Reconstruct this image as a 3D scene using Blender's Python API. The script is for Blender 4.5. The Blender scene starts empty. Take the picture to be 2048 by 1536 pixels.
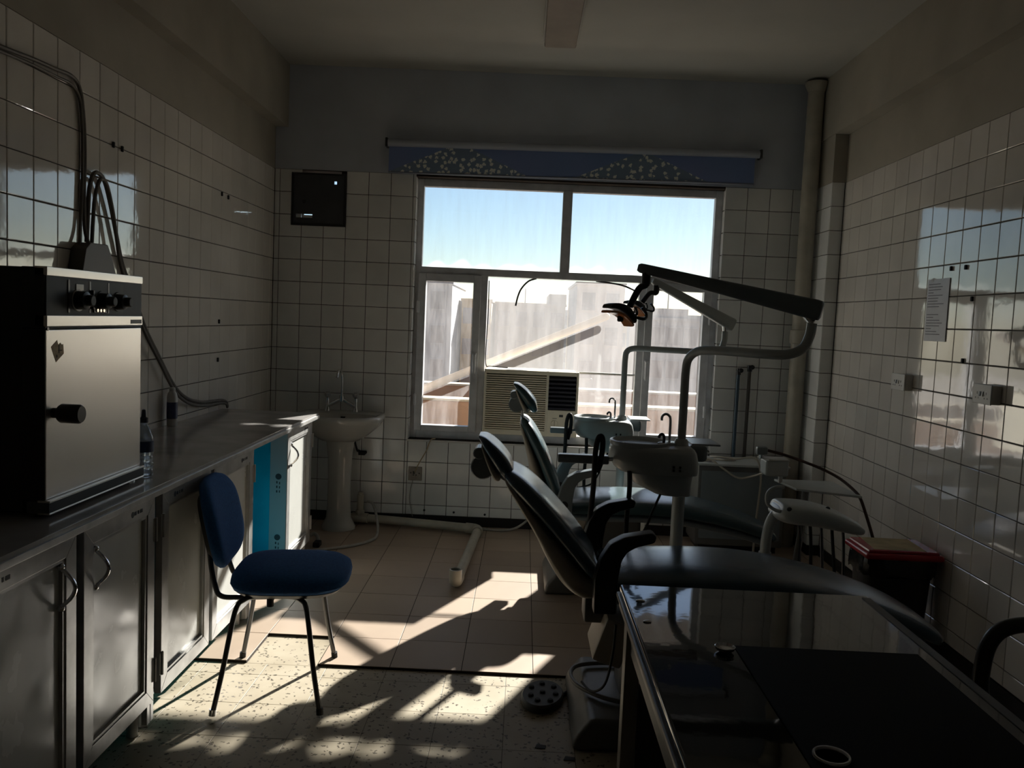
import bpy, bmesh, math, random
from mathutils import Matrix, Vector

random.seed(7)
SC = bpy.context.scene
COL = SC.collection
PI = math.pi

# ------------------------------------------------------------------ camera, sky, sun, exposure
cam_data = bpy.data.cameras.new('camera')
cam = bpy.data.objects.new('camera', cam_data)
COL.objects.link(cam)
right = Vector((0.9989545, 0.0152166, 0.0431080))
fwd = Vector((-0.0118284, 0.9968996, -0.0777898))
up = Vector((-0.0441581, 0.0771986, 0.9960374))
cam.matrix_world = Matrix(((right.x, up.x, -fwd.x, 1.7219), (right.y, up.y, -fwd.y, -5.6902),
                           (right.z, up.z, -fwd.z, 1.4456), (0, 0, 0, 1)))
cam_data.sensor_width = 36.0
cam_data.lens = 36.0 * 1671.86 / 2048.0
cam_data.clip_start = 0.05
cam_data.clip_end = 500
SC.camera = cam

SUN_DIR = Vector((-0.45, -1.0, -0.585)).normalized()      # the way the sunlight travels
world = bpy.data.worlds.new('sky_world')
SC.world = world
world.use_nodes = True
wn = world.node_tree
wn.nodes.clear()
w_out = wn.nodes.new('ShaderNodeOutputWorld')
w_bg = wn.nodes.new('ShaderNodeBackground')
w_sky = wn.nodes.new('ShaderNodeTexSky')
w_sky.sky_type = 'NISHITA'
w_sky.sun_disc = False
w_sky.sun_elevation = math.asin(-SUN_DIR.z)
w_sky.sun_rotation = math.atan2(-SUN_DIR.x, -SUN_DIR.y)
w_sky.air_density = 1.0
w_sky.dust_density = 0.2
w_sky.ozone_density = 3.0
w_bg.inputs['Strength'].default_value = 0.066
wn.links.new(w_sky.outputs['Color'], w_bg.inputs['Color'])
wn.links.new(w_bg.outputs['Background'], w_out.inputs['Surface'])

sun_data = bpy.data.lights.new('sun', 'SUN')
sun_data.energy = 10.0
sun_data.angle = math.radians(0.8)
sun_data.color = (1.0, 0.94, 0.86)
sun = bpy.data.objects.new('sun', sun_data)
COL.objects.link(sun)
sun.rotation_euler = SUN_DIR.to_track_quat('-Z', 'Y').to_euler()
sun.location = (6, 10, 8)

SC.view_settings.view_transform = 'Standard'
SC.view_settings.look = 'None'
SC.view_settings.gamma = 1.0
SC.view_settings.exposure = 0.95
SC.view_settings.use_curve_mapping = False
SC.cycles.diffuse_bounces = 6
SC.cycles.max_bounces = 14
SC.cycles.transparent_max_bounces = 16

# ------------------------------------------------------------------ materials
MATS = {}


def material(name, base, rough=0.5, metal=0.0, var=0.0, vscale=8.0, second=None, bump=0.0, bscale=40.0,
             coat=0.0, rand=0.0, spec=0.5, rvar=0.0, wave=0.0):
    """Principled material, world-space noise for colour variation, roughness and fine relief."""
    if name in MATS:
        return MATS[name]
    m = bpy.data.materials.new(name)
    m.use_nodes = True
    nt = m.node_tree
    b = nt.nodes['Principled BSDF']
    b.inputs['Base Color'].default_value = (*base, 1)
    b.inputs['Roughness'].default_value = rough
    b.inputs['Metallic'].default_value = metal
    b.inputs['Specular IOR Level'].default_value = spec
    b.inputs['Coat Weight'].default_value = coat
    b.inputs['Coat Roughness'].default_value = 0.05
    geo = nt.nodes.new('ShaderNodeNewGeometry')
    noise = nt.nodes.new('ShaderNodeTexNoise')
    noise.inputs['Scale'].default_value = vscale
    noise.inputs['Detail'].default_value = 5
    nt.links.new(geo.outputs['Position'], noise.inputs['Vector'])
    col = None
    if var > 0 or second is not None:
        mix = nt.nodes.new('ShaderNodeMix')
        mix.data_type = 'RGBA'
        ramp = nt.nodes.new('ShaderNodeMapRange')
        ramp.inputs['From Min'].default_value = 0.38
        ramp.inputs['From Max'].default_value = 0.68
        nt.links.new(noise.outputs['Fac'], ramp.inputs['Value'])
        nt.links.new(ramp.outputs['Result'], mix.inputs['Factor'])
        s = second if second is not None else tuple(max(0.0, c * (1 - var)) for c in base)
        mix.inputs['A'].default_value = (*base, 1)
        mix.inputs['B'].default_value = (*s, 1)
        col = mix.outputs['Result']
    if rand > 0:
        oi = nt.nodes.new('ShaderNodeObjectInfo')
        hsv = nt.nodes.new('ShaderNodeHueSaturation')
        mr = nt.nodes.new('ShaderNodeMapRange')
        mr.inputs['To Min'].default_value = 1 - rand
        mr.inputs['To Max'].default_value = 1 + rand * 0.4
        nt.links.new(oi.outputs['Random'], mr.inputs['Value'])
        nt.links.new(mr.outputs['Result'], hsv.inputs['Value'])
        if col is not None:
            nt.links.new(col, hsv.inputs['Color'])
        else:
            hsv.inputs['Color'].default_value = (*base, 1)
        col = hsv.outputs['Color']
    if col is not None:
        nt.links.new(col, b.inputs['Base Color'])
    if rvar > 0:
        rr = nt.nodes.new('ShaderNodeMapRange')
        rr.inputs['From Min'].default_value = 0.35
        rr.inputs['From Max'].default_value = 0.7
        rr.inputs['To Min'].default_value = max(0.02, rough - rvar)
        rr.inputs['To Max'].default_value = min(1.0, rough + rvar)
        nt.links.new(noise.outputs['Fac'], rr.inputs['Value'])
        nt.links.new(rr.outputs['Result'], b.inputs['Roughness'])
    prev = None
    if wave > 0:
        n3 = nt.nodes.new('ShaderNodeTexNoise')
        n3.inputs['Scale'].default_value = 9.0
        n3.inputs['Detail'].default_value = 3.0
        nt.links.new(geo.outputs['Position'], n3.inputs['Vector'])
        b3 = nt.nodes.new('ShaderNodeBump')
        b3.inputs['Strength'].default_value = 1.0
        b3.inputs['Distance'].default_value = wave
        nt.links.new(n3.outputs['Fac'], b3.inputs['Height'])
        prev = b3
        nt.links.new(b3.outputs['Normal'], b.inputs['Normal'])
    if bump > 0:
        n2 = nt.nodes.new('ShaderNodeTexNoise')
        n2.inputs['Scale'].default_value = bscale
        n2.inputs['Detail'].default_value = 4
        nt.links.new(geo.outputs['Position'], n2.inputs['Vector'])
        bp = nt.nodes.new('ShaderNodeBump')
        bp.inputs['Strength'].default_value = bump
        bp.inputs['Distance'].default_value = 0.004
        nt.links.new(n2.outputs['Fac'], bp.inputs['Height'])
        if prev is not None:
            nt.links.new(prev.outputs['Normal'], bp.inputs['Normal'])
        nt.links.new(bp.outputs['Normal'], b.inputs['Normal'])
    MATS[name] = m
    return m


def speckled(name, base, chip, scale, thresh, rough):
    """Terrazzo: stone chips (random cells of a Voronoi) in a cement base."""
    m = bpy.data.materials.new(name)
    m.use_nodes = True
    nt = m.node_tree
    b = nt.nodes['Principled BSDF']
    b.inputs['Roughness'].default_value = rough
    b.inputs['Specular IOR Level'].default_value = 0.25
    geo = nt.nodes.new('ShaderNodeNewGeometry')
    warp = nt.nodes.new('ShaderNodeTexNoise')
    warp.inputs['Scale'].default_value = 70
    nt.links.new(geo.outputs['Position'], warp.inputs['Vector'])
    addv = nt.nodes.new('ShaderNodeMixRGB')
    addv.blend_type = 'LINEAR_LIGHT'
    addv.inputs['Fac'].default_value = 0.014
    nt.links.new(geo.outputs['Position'], addv.inputs['Color1'])
    nt.links.new(warp.outputs['Color'], addv.inputs['Color2'])
    vo = nt.nodes.new('ShaderNodeTexVoronoi')
    vo.inputs['Scale'].default_value = scale
    nt.links.new(addv.outputs['Color'], vo.inputs['Vector'])
    sep = nt.nodes.new('ShaderNodeSeparateColor')
    nt.links.new(vo.outputs['Color'], sep.inputs['Color'])
    g1 = nt.nodes.new('ShaderNodeMath')
    g1.operation = 'GREATER_THAN'
    g1.inputs[1].default_value = thresh
    nt.links.new(sep.outputs['Red'], g1.inputs[0])
    g2 = nt.nodes.new('ShaderNodeMath')
    g2.operation = 'LESS_THAN'
    g2.inputs[1].default_value = 0.36
    nt.links.new(vo.outputs['Distance'], g2.inputs[0])
    mul = nt.nodes.new('ShaderNodeMath')
    mul.operation = 'MULTIPLY'
    nt.links.new(g1.outputs[0], mul.inputs[0])
    nt.links.new(g2.outputs[0], mul.inputs[1])
    n = nt.nodes.new('ShaderNodeTexNoise')
    n.inputs['Scale'].default_value = 5
    n.inputs['Detail'].default_value = 6
    nt.links.new(geo.outputs['Position'], n.inputs['Vector'])
    mr = nt.nodes.new('ShaderNodeMapRange')
    mr.inputs['From Min'].default_value = 0.35
    mr.inputs['From Max'].default_value = 0.7
    nt.links.new(n.outputs['Fac'], mr.inputs['Value'])
    mixb = nt.nodes.new('ShaderNodeMix')
    mixb.data_type = 'RGBA'
    mixb.inputs['A'].default_value = (*base, 1)
    mixb.inputs['B'].default_value = (base[0] * .8, base[1] * .78, base[2] * .74, 1)
    nt.links.new(mr.outputs['Result'], mixb.inputs['Factor'])
    mix = nt.nodes.new('ShaderNodeMix')
    mix.data_type = 'RGBA'
    mix.inputs['B'].default_value = (*chip, 1)
    nt.links.new(mixb.outputs['Result'], mix.inputs['A'])
    nt.links.new(mul.outputs[0], mix.inputs['Factor'])
    nt.links.new(mix.outputs['Result'], b.inputs['Base Color'])
    MATS[name] = m
    return m


def dusty_glass(name, dust, streak, tint=(1, 1, 1), gloss=0.05):
    """Window pane: clear glass under a film of dust that scatters the sun behind it."""
    m = bpy.data.materials.new(name)
    m.use_nodes = True
    nt = m.node_tree
    nt.nodes.clear()
    out = nt.nodes.new('ShaderNodeOutputMaterial')
    tr = nt.nodes.new('ShaderNodeBsdfTransparent')
    tr.inputs['Color'].default_value = (0.97 * tint[0], 0.98 * tint[1], 0.98 * tint[2], 1)
    tl = nt.nodes.new('ShaderNodeBsdfTranslucent')
    tl.inputs['Color'].default_value = (0.93, 0.93, 0.95, 1)
    gl = nt.nodes.new('ShaderNodeBsdfGlossy')
    gl.inputs['Roughness'].default_value = 0.03
    geo = nt.nodes.new('ShaderNodeNewGeometry')
    mp = nt.nodes.new('ShaderNodeMapping')
    mp.inputs['Scale'].default_value = (9, 1, 1.3)
    nt.links.new(geo.outputs['Position'], mp.inputs['Vector'])
    n = nt.nodes.new('ShaderNodeTexNoise')
    n.inputs['Scale'].default_value = 2.2
    n.inputs['Detail'].default_value = 7
    n.inputs['Roughness'].default_value = 0.65
    nt.links.new(mp.outputs['Vector'], n.inputs['Vector'])
    mr = nt.nodes.new('ShaderNodeMapRange')
    mr.inputs['From Min'].default_value = 0.3
    mr.inputs['From Max'].default_value = 0.75
    mr.inputs['To Min'].default_value = max(0.0, dust - streak)
    mr.inputs['To Max'].default_value = dust + streak
    nt.links.new(n.outputs['Fac'], mr.inputs['Value'])
    m1 = nt.nodes.new('ShaderNodeMixShader')
    nt.links.new(mr.outputs['Result'], m1.inputs['Fac'])
    nt.links.new(tr.outputs['BSDF'], m1.inputs[1])
    nt.links.new(tl.outputs['BSDF'], m1.inputs[2])
    m2 = nt.nodes.new('ShaderNodeMixShader')
    m2.inputs['Fac'].default_value = gloss
    nt.links.new(m1.outputs['Shader'], m2.inputs[1])
    nt.links.new(gl.outputs['BSDF'], m2.inputs[2])
    nt.links.new(m2.outputs['Shader'], out.inputs['Surface'])
    MATS[name] = m
    return m


M = material
WALL_TILE = M('wall_tile_glaze', (0.83, 0.79, 0.73), 0.055, var=0.12, vscale=3.0, rand=0.07, rvar=0.02, wave=0.0009, spec=0.9, coat=0.55)
BACK_TILE = M('back_wall_tile_glaze', (0.84, 0.85, 0.84), 0.12, var=0.14, vscale=3.0, rand=0.07, rvar=0.05, wave=0.0008)
GROUT = M('dark_grout', (0.030, 0.020, 0.013), 0.9, var=0.4, vscale=20)
PLASTER = M('grey_plaster', (0.42, 0.39, 0.325), 0.85, var=0.16, vscale=2.5, bump=0.15, bscale=60)
PLASTER_BACK = M('bluish_plaster', (0.52, 0.56, 0.63), 0.85, var=0.14, vscale=2.5, bump=0.12, bscale=60)
CEIL = M('ceiling_paint', (0.47, 0.46, 0.42), 0.9, var=0.12, vscale=1.5, bump=0.1, bscale=50)
SKIRT = M('black_skirting', (0.012, 0.012, 0.014), 0.35)
CERAMIC = M('floor_ceramic', (0.43, 0.34, 0.26), 0.5, second=(0.395, 0.31, 0.24), vscale=3, rand=0.12, bump=0.05, bscale=30, spec=0.3)
TERRAZZO = speckled('terrazzo', (0.44, 0.39, 0.30), (0.10, 0.085, 0.06), 62, 0.66, 0.5)
ALU = M('window_aluminium', (0.66, 0.67, 0.70), 0.42, metal=0.1, var=0.2, vscale=12)
PROFILE = M('cabinet_aluminium', (0.48, 0.48, 0.47), 0.34, metal=0.4, var=0.25, vscale=14)
PANEL = M('cabinet_panel_white', (0.62, 0.63, 0.60), 0.22, var=0.12, vscale=6, rvar=0.1)
TURQ = M('turquoise_laminate', (0.0, 0.32, 0.46), 0.3, var=0.15, vscale=6)
PRINT = M('film_print_ink', (0.02, 0.025, 0.03), 0.6)
MARBLE = M('grey_worktop_stone', (0.46, 0.445, 0.43), 0.14, var=0.25, vscale=6)
STEEL = M('brushed_steel', (0.62, 0.60, 0.57), 0.32, metal=0.92, var=0.05, vscale=2)
CHROME = M('chrome', (0.72, 0.72, 0.74), 0.12, metal=1.0)
DARKPAINT = M('dark_enamel', (0.016, 0.016, 0.017), 0.42)
PANELGREY = M('control_panel_grey', (0.07, 0.082, 0.092), 0.55, spec=0.25)
PANELMID = M('control_label_grey', (0.10, 0.11, 0.115), 0.55, spec=0.25)
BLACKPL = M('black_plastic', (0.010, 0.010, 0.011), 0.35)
RUBBER = M('black_rubber', (0.012, 0.012, 0.013), 0.7)
BLUEFAB = M('blue_upholstery', (0.026, 0.14, 0.40), 0.9, var=0.25, vscale=120, bump=0.35, bscale=600)
GREYTUBE = M('chair_tube_grey', (0.10, 0.10, 0.105), 0.25, metal=0.7)
PORCELAIN = M('porcelain', (0.55, 0.55, 0.52), 0.08, var=0.12, vscale=5)
PVC = M('pvc_pipe', (0.50, 0.47, 0.39), 0.4, var=0.25, vscale=7)
HOSE = M('grey_hose', (0.42, 0.41, 0.38), 0.5, var=0.2, vscale=30)
LEATHER = M('dark_teal_vinyl', (0.040, 0.076, 0.112), 0.24, var=0.2, vscale=10, bump=0.06, bscale=260)
LEATHER2 = M('green_black_vinyl', (0.045, 0.090, 0.105), 0.26, var=0.2, vscale=10, bump=0.06, bscale=260)
BEIGEPL = M('beige_shell', (0.45, 0.41, 0.345), 0.4, var=0.15, vscale=8)
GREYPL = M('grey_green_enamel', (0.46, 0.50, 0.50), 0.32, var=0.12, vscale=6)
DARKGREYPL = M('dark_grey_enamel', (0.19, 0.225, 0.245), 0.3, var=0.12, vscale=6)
BASEGREY = M('base_grey_enamel', (0.14, 0.14, 0.135), 0.42, var=0.2, vscale=9)
IVORY = M('ivory_casing', (0.86, 0.80, 0.64), 0.42, var=0.1, vscale=7)
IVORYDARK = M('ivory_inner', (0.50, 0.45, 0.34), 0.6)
DARKBLUE = M('dark_louvre', (0.020, 0.022, 0.04), 0.45)
WHITEPL = M('white_plastic', (0.62, 0.61, 0.58), 0.4, var=0.08, vscale=8)
GLOSSBLACK = M('black_lacquer', (0.006, 0.006, 0.007), 0.03, wave=0.0004, coat=0.5)
WOODEDGE = M('worn_wood_edge', (0.10, 0.075, 0.05), 0.35, var=0.6, vscale=18)
BLOTTER = M('dark_blotter', (0.006, 0.006, 0.006), 0.6, spec=0.08)
ORANGE = M('amber_lens', (0.75, 0.27, 0.10), 0.15)
RED = M('red_plastic', (0.42, 0.012, 0.022), 0.22, var=0.15, vscale=6)
PAPER = M('old_paper', (0.58, 0.47, 0.28), 0.8, var=0.3, vscale=14)
WHITEPAPER = M('white_paper', (0.62, 0.62, 0.66), 0.35, var=0.08, vscale=20)
TOWEL = M('pale_print_ink', (0.16, 0.16, 0.19), 0.7)
BAG = M('black_bin_bag', (0.006, 0.006, 0.007), 0.22, bump=0.6, bscale=35)
STICKER = M('tan_sticker', (0.55, 0.40, 0.20), 0.6, var=0.4, vscale=70)
PARAPET = M('terracotta_render', (0.52, 0.30, 0.18), 0.9, var=0.15, vscale=4)
COPING = M('pale_coping', (0.70, 0.60, 0.46), 0.9, var=0.12, vscale=4)
DOORWOOD = M('door_wood', (0.22, 0.14, 0.08), 0.5, var=0.25, vscale=9)
GLASS_UP = dusty_glass('dusty_glass_upper', 0.05, 0.03)
GLASS_LOW = dusty_glass('dusty_glass_lower', 0.068, 0.018)
GLASS_SIDE = dusty_glass('dusty_glass_casement', 0.038, 0.024)


def clear_plastic(name, tint):
    m = bpy.data.materials.new(name)
    m.use_nodes = True
    b = m.node_tree.nodes['Principled BSDF']
    b.inputs['Base Color'].default_value = (*tint, 1)
    b.inputs['Roughness'].default_value = 0.08
    b.inputs['Transmission Weight'].default_value = 0.9
    b.inputs['IOR'].default_value = 1.3
    return m


PET = clear_plastic('clear_bottle_plastic', (0.75, 0.85, 0.95))


def print_fabric():
    """Blue blind with a printed border of pale flowers and leaves in two clumps."""
    m = bpy.data.materials.new('printed_blue_fabric')
    m.use_nodes = True
    nt = m.node_tree
    b = nt.nodes['Principled BSDF']
    b.inputs['Roughness'].default_value = 0.8
    geo = nt.nodes.new('ShaderNodeNewGeometry')
    sep = nt.nodes.new('ShaderNodeSeparateXYZ')
    nt.links.new(geo.outputs['Position'], sep.inputs['Vector'])

    def math_(op, a, b_=None):
        n = nt.nodes.new('ShaderNodeMath')
        n.operation = op
        for i, v in enumerate((a, b_)):
            if v is None:
                continue
            if isinstance(v, (int, float)):
                n.inputs[i].default_value = v
            else:
                nt.links.new(v, n.inputs[i])
        return n.outputs[0]
    # two triangular flower clumps, repeated along the cloth (period 1.22 m)
    xm = math_('MODULO', math_('SUBTRACT', sep.outputs['X'], 0.62), 1.22)
    d = math_('ABSOLUTE', math_('SUBTRACT', xm, 0.62))
    hh = math_('SUBTRACT', 2.565, sep.outputs['Z'])
    lim = math_('ADD', math_('MULTIPLY', hh, 2.3), 0.06)
    clump = math_('LESS_THAN', d, lim)
    vo = nt.nodes.new('ShaderNodeTexVoronoi')
    vo.voronoi_dimensions = '2D'
    cmb = nt.nodes.new('ShaderNodeCombineXYZ')
    nt.links.new(sep.outputs['X'], cmb.inputs['X'])
    nt.links.new(sep.outputs['Z'], cmb.inputs['Y'])
    vo.inputs['Scale'].default_value = 30
    nt.links.new(cmb.outputs['Vector'], vo.inputs['Vector'])
    no = nt.nodes.new('ShaderNodeTexNoise')
    no.inputs['Scale'].default_value = 90
    nt.links.new(geo.outputs['Position'], no.inputs['Vector'])
    dd = math_('ADD', vo.outputs['Distance'], math_('MULTIPLY', math_('SUBTRACT', no.outputs['Fac'], 0.5), 0.9))
    petal = math_('LESS_THAN', dd, 0.34)
    sepc = nt.nodes.new('ShaderNodeSeparateColor')
    nt.links.new(vo.outputs['Color'], sepc.inputs['Color'])
    pick = math_('GREATER_THAN', sepc.outputs['Green'], 0.35)
    fl = math_('MULTIPLY', math_('MULTIPLY', petal, pick), clump)
    n2 = nt.nodes.new('ShaderNodeTexNoise')
    n2.inputs['Scale'].default_value = 1.6
    nt.links.new(geo.outputs['Position'], n2.inputs['Vector'])
    base = nt.nodes.new('ShaderNodeMix')
    base.data_type = 'RGBA'
    base.inputs['A'].default_value = (0.12, 0.25, 0.46, 1)
    base.inputs['B'].default_value = (0.25, 0.27, 0.52, 1)
    nt.links.new(n2.outputs['Fac'], base.inputs['Factor'])
    leaf = nt.nodes.new('ShaderNodeMix')
    leaf.data_type = 'RGBA'
    leaf.inputs['B'].default_value = (0.20, 0.27, 0.36, 1)
    nt.links.new(base.outputs['Result'], leaf.inputs['A'])
    nt.links.new(math_('MULTIPLY', clump, 0.85), leaf.inputs['Factor'])
    fin = nt.nodes.new('ShaderNodeMix')
    fin.data_type = 'RGBA'
    fin.inputs['B'].default_value = (0.78, 0.80, 0.74, 1)
    nt.links.new(leaf.outputs['Result'], fin.inputs['A'])
    nt.links.new(fl, fin.inputs['Factor'])
    nt.links.new(fin.outputs['Result'], b.inputs['Base Color'])
    return m


FABRIC = print_fabric()

# ------------------------------------------------------------------ mesh helpers
ROOT = {}


def _root_matrix(o):
    while o.parent is not None:
        o = o.parent
    return ROOT.get(o.name, Matrix.Identity(4))


class MB:
    """Collects shapes given in world coordinates; build() links them as ONE mesh object."""

    def __init__(self):
        self.v, self.f, self.flat = [], [], False

    def add(self, vs, fs):
        o = len(self.v)
        self.v += [tuple(p) for p in vs]
        self.f += [tuple(i + o for i in q) for q in fs]
        return self

    def box(self, x0, x1, y0, y1, z0, z1, bev=0.0, seg=2, rot=None, piv=None):
        bm = bmesh.new()
        bmesh.ops.create_cube(bm, size=1)
        c = Vector(((x0 + x1) / 2, (y0 + y1) / 2, (z0 + z1) / 2))
        for p in bm.verts:
            p.co = Vector((p.co.x * (x1 - x0), p.co.y * (y1 - y0), p.co.z * (z1 - z0))) + c
        if bev > 0:
            self.flat = True
            bmesh.ops.bevel(bm, geom=bm.edges[:], offset=bev, segments=seg, affect='EDGES', profile=0.5)
        if rot is not None:
            pv = Vector(piv) if piv is not None else c
            for p in bm.verts:
                p.co = pv + rot @ (p.co - pv)
        self._bm(bm)
        return self

    def _bm(self, bm):
        bm.verts.index_update()
        self.add([p.co for p in bm.verts], [[q.index for q in f.verts] for f in bm.faces])
        bm.free()

    def tube(self, pts, r, n=12, smooth=0, caps=True):
        pts = [Vector(p) for p in pts]
        if smooth:
            pts = spline(pts, smooth)
        rs = r if isinstance(r, (list, tuple)) else None
        if rs is not None and len(rs) != len(pts):
            rs = [rs[0] + (rs[-1] - rs[0]) * i / (len(pts) - 1) for i in range(len(pts))]
        vs, fs = [], []
        t0 = (pts[1] - pts[0]).normalized()
        ref = Vector((0, 0, 1)) if abs(t0.z) < 0.9 else Vector((1, 0, 0))
        nrm = t0.cross(ref).normalized()
        for i, p in enumerate(pts):
            a = pts[max(0, i - 1)]
            b = pts[min(len(pts) - 1, i + 1)]
            t = (b - a).normalized()
            nrm = (nrm - t * nrm.dot(t)).normalized()
            bi = t.cross(nrm)
            rr = rs[i] if rs is not None else r
            for k in range(n):
                a_ = 2 * PI * k / n
                vs.append(p + nrm * (rr * math.cos(a_)) + bi * (rr * math.sin(a_)))
        for i in range(len(pts) - 1):
            for k in range(n):
                k2 = (k + 1) % n
                fs.append((i * n + k, i * n + k2, (i + 1) * n + k2, (i + 1) * n + k))
        if caps:
            fs.append(tuple(range(n - 1, -1, -1)))
            fs.append(tuple((len(pts) - 1) * n + k for k in range(n)))
        return self.add(vs, fs)

    def cyl(self, a, b, r, n=16, r2=None):
        return self.tube([a, b], r if r2 is None else [r, r2], n)

    def lathe(self, prof, c, n=24, sx=1.0, sy=1.0, axis='z'):
        """prof: (radius, height) pairs from bottom to top, closed at both ends."""
        vs, fs = [], []
        for (r, h) in prof:
            for k in range(n):
                a = 2 * PI * k / n
                p = (r * math.cos(a) * sx, r * math.sin(a) * sy, h)
                if axis == 'y':
                    p = (p[0], p[2], p[1])
                elif axis == 'x':
                    p = (p[2], p[0], p[1])
                vs.append((c[0] + p[0], c[1] + p[1], c[2] + p[2]))
        m = len(prof)
        for i in range(m - 1):
            for k in range(n):
                k2 = (k + 1) % n
                fs.append((i * n + k, i * n + k2, (i + 1) * n + k2, (i + 1) * n + k))
        fs.append(tuple(range(n - 1, -1, -1)))
        fs.append(tuple((m - 1) * n + k for k in range(n)))
        return self.add(vs, fs)

    def rings(self, rings, caps=True):
        n = len(rings[0])
        vs = [p for r in rings for p in r]
        fs = []
        for i in range(len(rings) - 1):
            for k in range(n):
                k2 = (k + 1) % n
                fs.append((i * n + k, i * n + k2, (i + 1) * n + k2, (i + 1) * n + k))
        if caps:
            fs.append(tuple(range(n - 1, -1, -1)))
            fs.append(tuple((len(rings) - 1) * n + k for k in range(n)))
        return self.add(vs, fs)

    def pad(self, path, yc, n=28, e=3.2, sm=6, dish=0.0):
        """Cushion swept along a path in the xz plane: rows of (x, z, thickness, half width)."""
        P = path
        if sm:
            V = spline([Vector((p[0], p[1], p[2])) for p in P], sm)
            Wd = spline([Vector((p[3], 0, 0)) for p in P], sm)
            P = [(a.x, a.y, max(a.z, .004), max(b.x, .01)) for a, b in zip(V, Wd)]
        rings = []
        for i, (x, z, t, w) in enumerate(P):
            a = P[max(0, i - 1)]
            b = P[min(len(P) - 1, i + 1)]
            tx, tz = b[0] - a[0], b[1] - a[1]
            L = math.hypot(tx, tz) or 1
            nx, nz = -tz / L, tx / L
            ring = []
            for k in range(n):
                q = 2 * PI * k / n
                c, s = math.cos(q), math.sin(q)
                yy = w * math.copysign(abs(c) ** (2 / e), c)
                h = t / 2 * math.copysign(abs(s) ** (2 / e), s)
                if s * (1 if dish >= 0 else -1) > 0:
                    h -= abs(dish) * (1 - (yy / w) ** 2) * (1 if dish >= 0 else -1) * min(1, t / .05)
                ring.append((x + nx * h, yc + yy, z + nz * h))
            rings.append(ring)
        return self.rings(rings)

    def prism_y(self, poly, y0, y1, bev=0.0):
        """Outline in the xz plane extruded along y."""
        return self._prism([(p[0], y0, p[1]) for p in poly], (0, y1 - y0, 0), bev)

    def prism_z(self, poly, z0, z1, bev=0.0):
        return self._prism([(p[0], p[1], z0) for p in poly], (0, 0, z1 - z0), bev)

    def prism_x(self, poly, x0, x1, bev=0.0):
        return self._prism([(x0, p[0], p[1]) for p in poly], (x1 - x0, 0, 0), bev)

    def _prism(self, pts, d, bev):
        bm = bmesh.new()
        n = len(pts)
        va = [bm.verts.new(p) for p in pts]
        vb = [bm.verts.new((p[0] + d[0], p[1] + d[1], p[2] + d[2])) for p in pts]
        bm.faces.new(va)
        bm.faces.new(vb[::-1])
        for i in range(n):
            j = (i + 1) % n
            bm.faces.new((va[j], va[i], vb[i], vb[j]))
        bmesh.ops.recalc_face_normals(bm, faces=bm.faces[:])
        if bev > 0:
            self.flat = True
            bmesh.ops.bevel(bm, geom=bm.edges[:], offset=bev, segments=2, affect='EDGES', profile=0.5)
        self._bm(bm)
        return self

    def sphere(self, c, r, n=16, m=10, sx=1, sy=1, sz=1):
        prof = []
        for i in range(m + 1):
            a = -PI / 2 + PI * i / m
            prof.append((max(r * math.cos(a), r * .02), r * math.sin(a) * sz))
        return self.lathe(prof, c, n, sx, sy)

    def build(self, name, mat, parent=None, angle=35, smooth=True, kind=None):
        me = bpy.data.meshes.new(name)
        v = self.v
        if parent is not None:
            inv = _root_matrix(parent).inverted()
            v = [inv @ Vector(p) for p in v]
        me.from_pydata([tuple(p) for p in v], [], self.f)
        bm = bmesh.new()
        bm.from_mesh(me)
        bmesh.ops.recalc_face_normals(bm, faces=bm.faces[:])
        bm.to_mesh(me)
        bm.free()
        if smooth:
            me.shade_smooth()
            me.set_sharp_from_angle(angle=math.radians(angle))
        me.materials.append(mat)
        o = bpy.data.objects.new(name, me)
        COL.objects.link(o)
        if parent is not None:
            o.parent = parent
        if smooth and self.flat:
            wn_ = o.modifiers.new('weighted_normal', 'WEIGHTED_NORMAL')
            wn_.keep_sharp = True
        if kind:
            o['kind'] = kind
        return o


def spline(pts, k):
    """Catmull-Rom through the points, k steps a span."""
    out = []
    n = len(pts)
    for i in range(n - 1):
        p0 = pts[max(0, i - 1)]
        p1, p2 = pts[i], pts[i + 1]
        p3 = pts[min(n - 1, i + 2)]
        for s in range(k):
            t = s / k
            out.append(0.5 * ((2 * p1) + (p2 - p0) * t + (2 * p0 - 5 * p1 + 4 * p2 - p3) * t * t
                              + (3 * p1 - p0 - 3 * p2 + p3) * t ** 3))
    out.append(pts[-1])
    return out


def thing(name, label, cat, loc, rotz=0.0, group=None):
    o = bpy.data.objects.new(name, None)
    COL.objects.link(o)
    o.empty_display_size = 0.1
    o.location = loc
    o.rotation_euler = (0, 0, rotz)
    ROOT[o.name] = Matrix.Translation(loc) @ Matrix.Rotation(rotz, 4, 'Z')
    return tag(o, label, cat, group)


def tag(o, label, cat, group=None, kind=None):
    o['label'] = label
    o['category'] = cat
    if group:
        o['group'] = group
    if kind:
        o['kind'] = kind
    return o


def structure(o, label, cat):
    return tag(o, label, cat, kind='structure')


def part(mb, name, mat, parent, **kw):
    return mb.build(name, mat, parent, **kw)


def rotm(axis, deg):
    return Matrix.Rotation(math.radians(deg), 3, axis)


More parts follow.
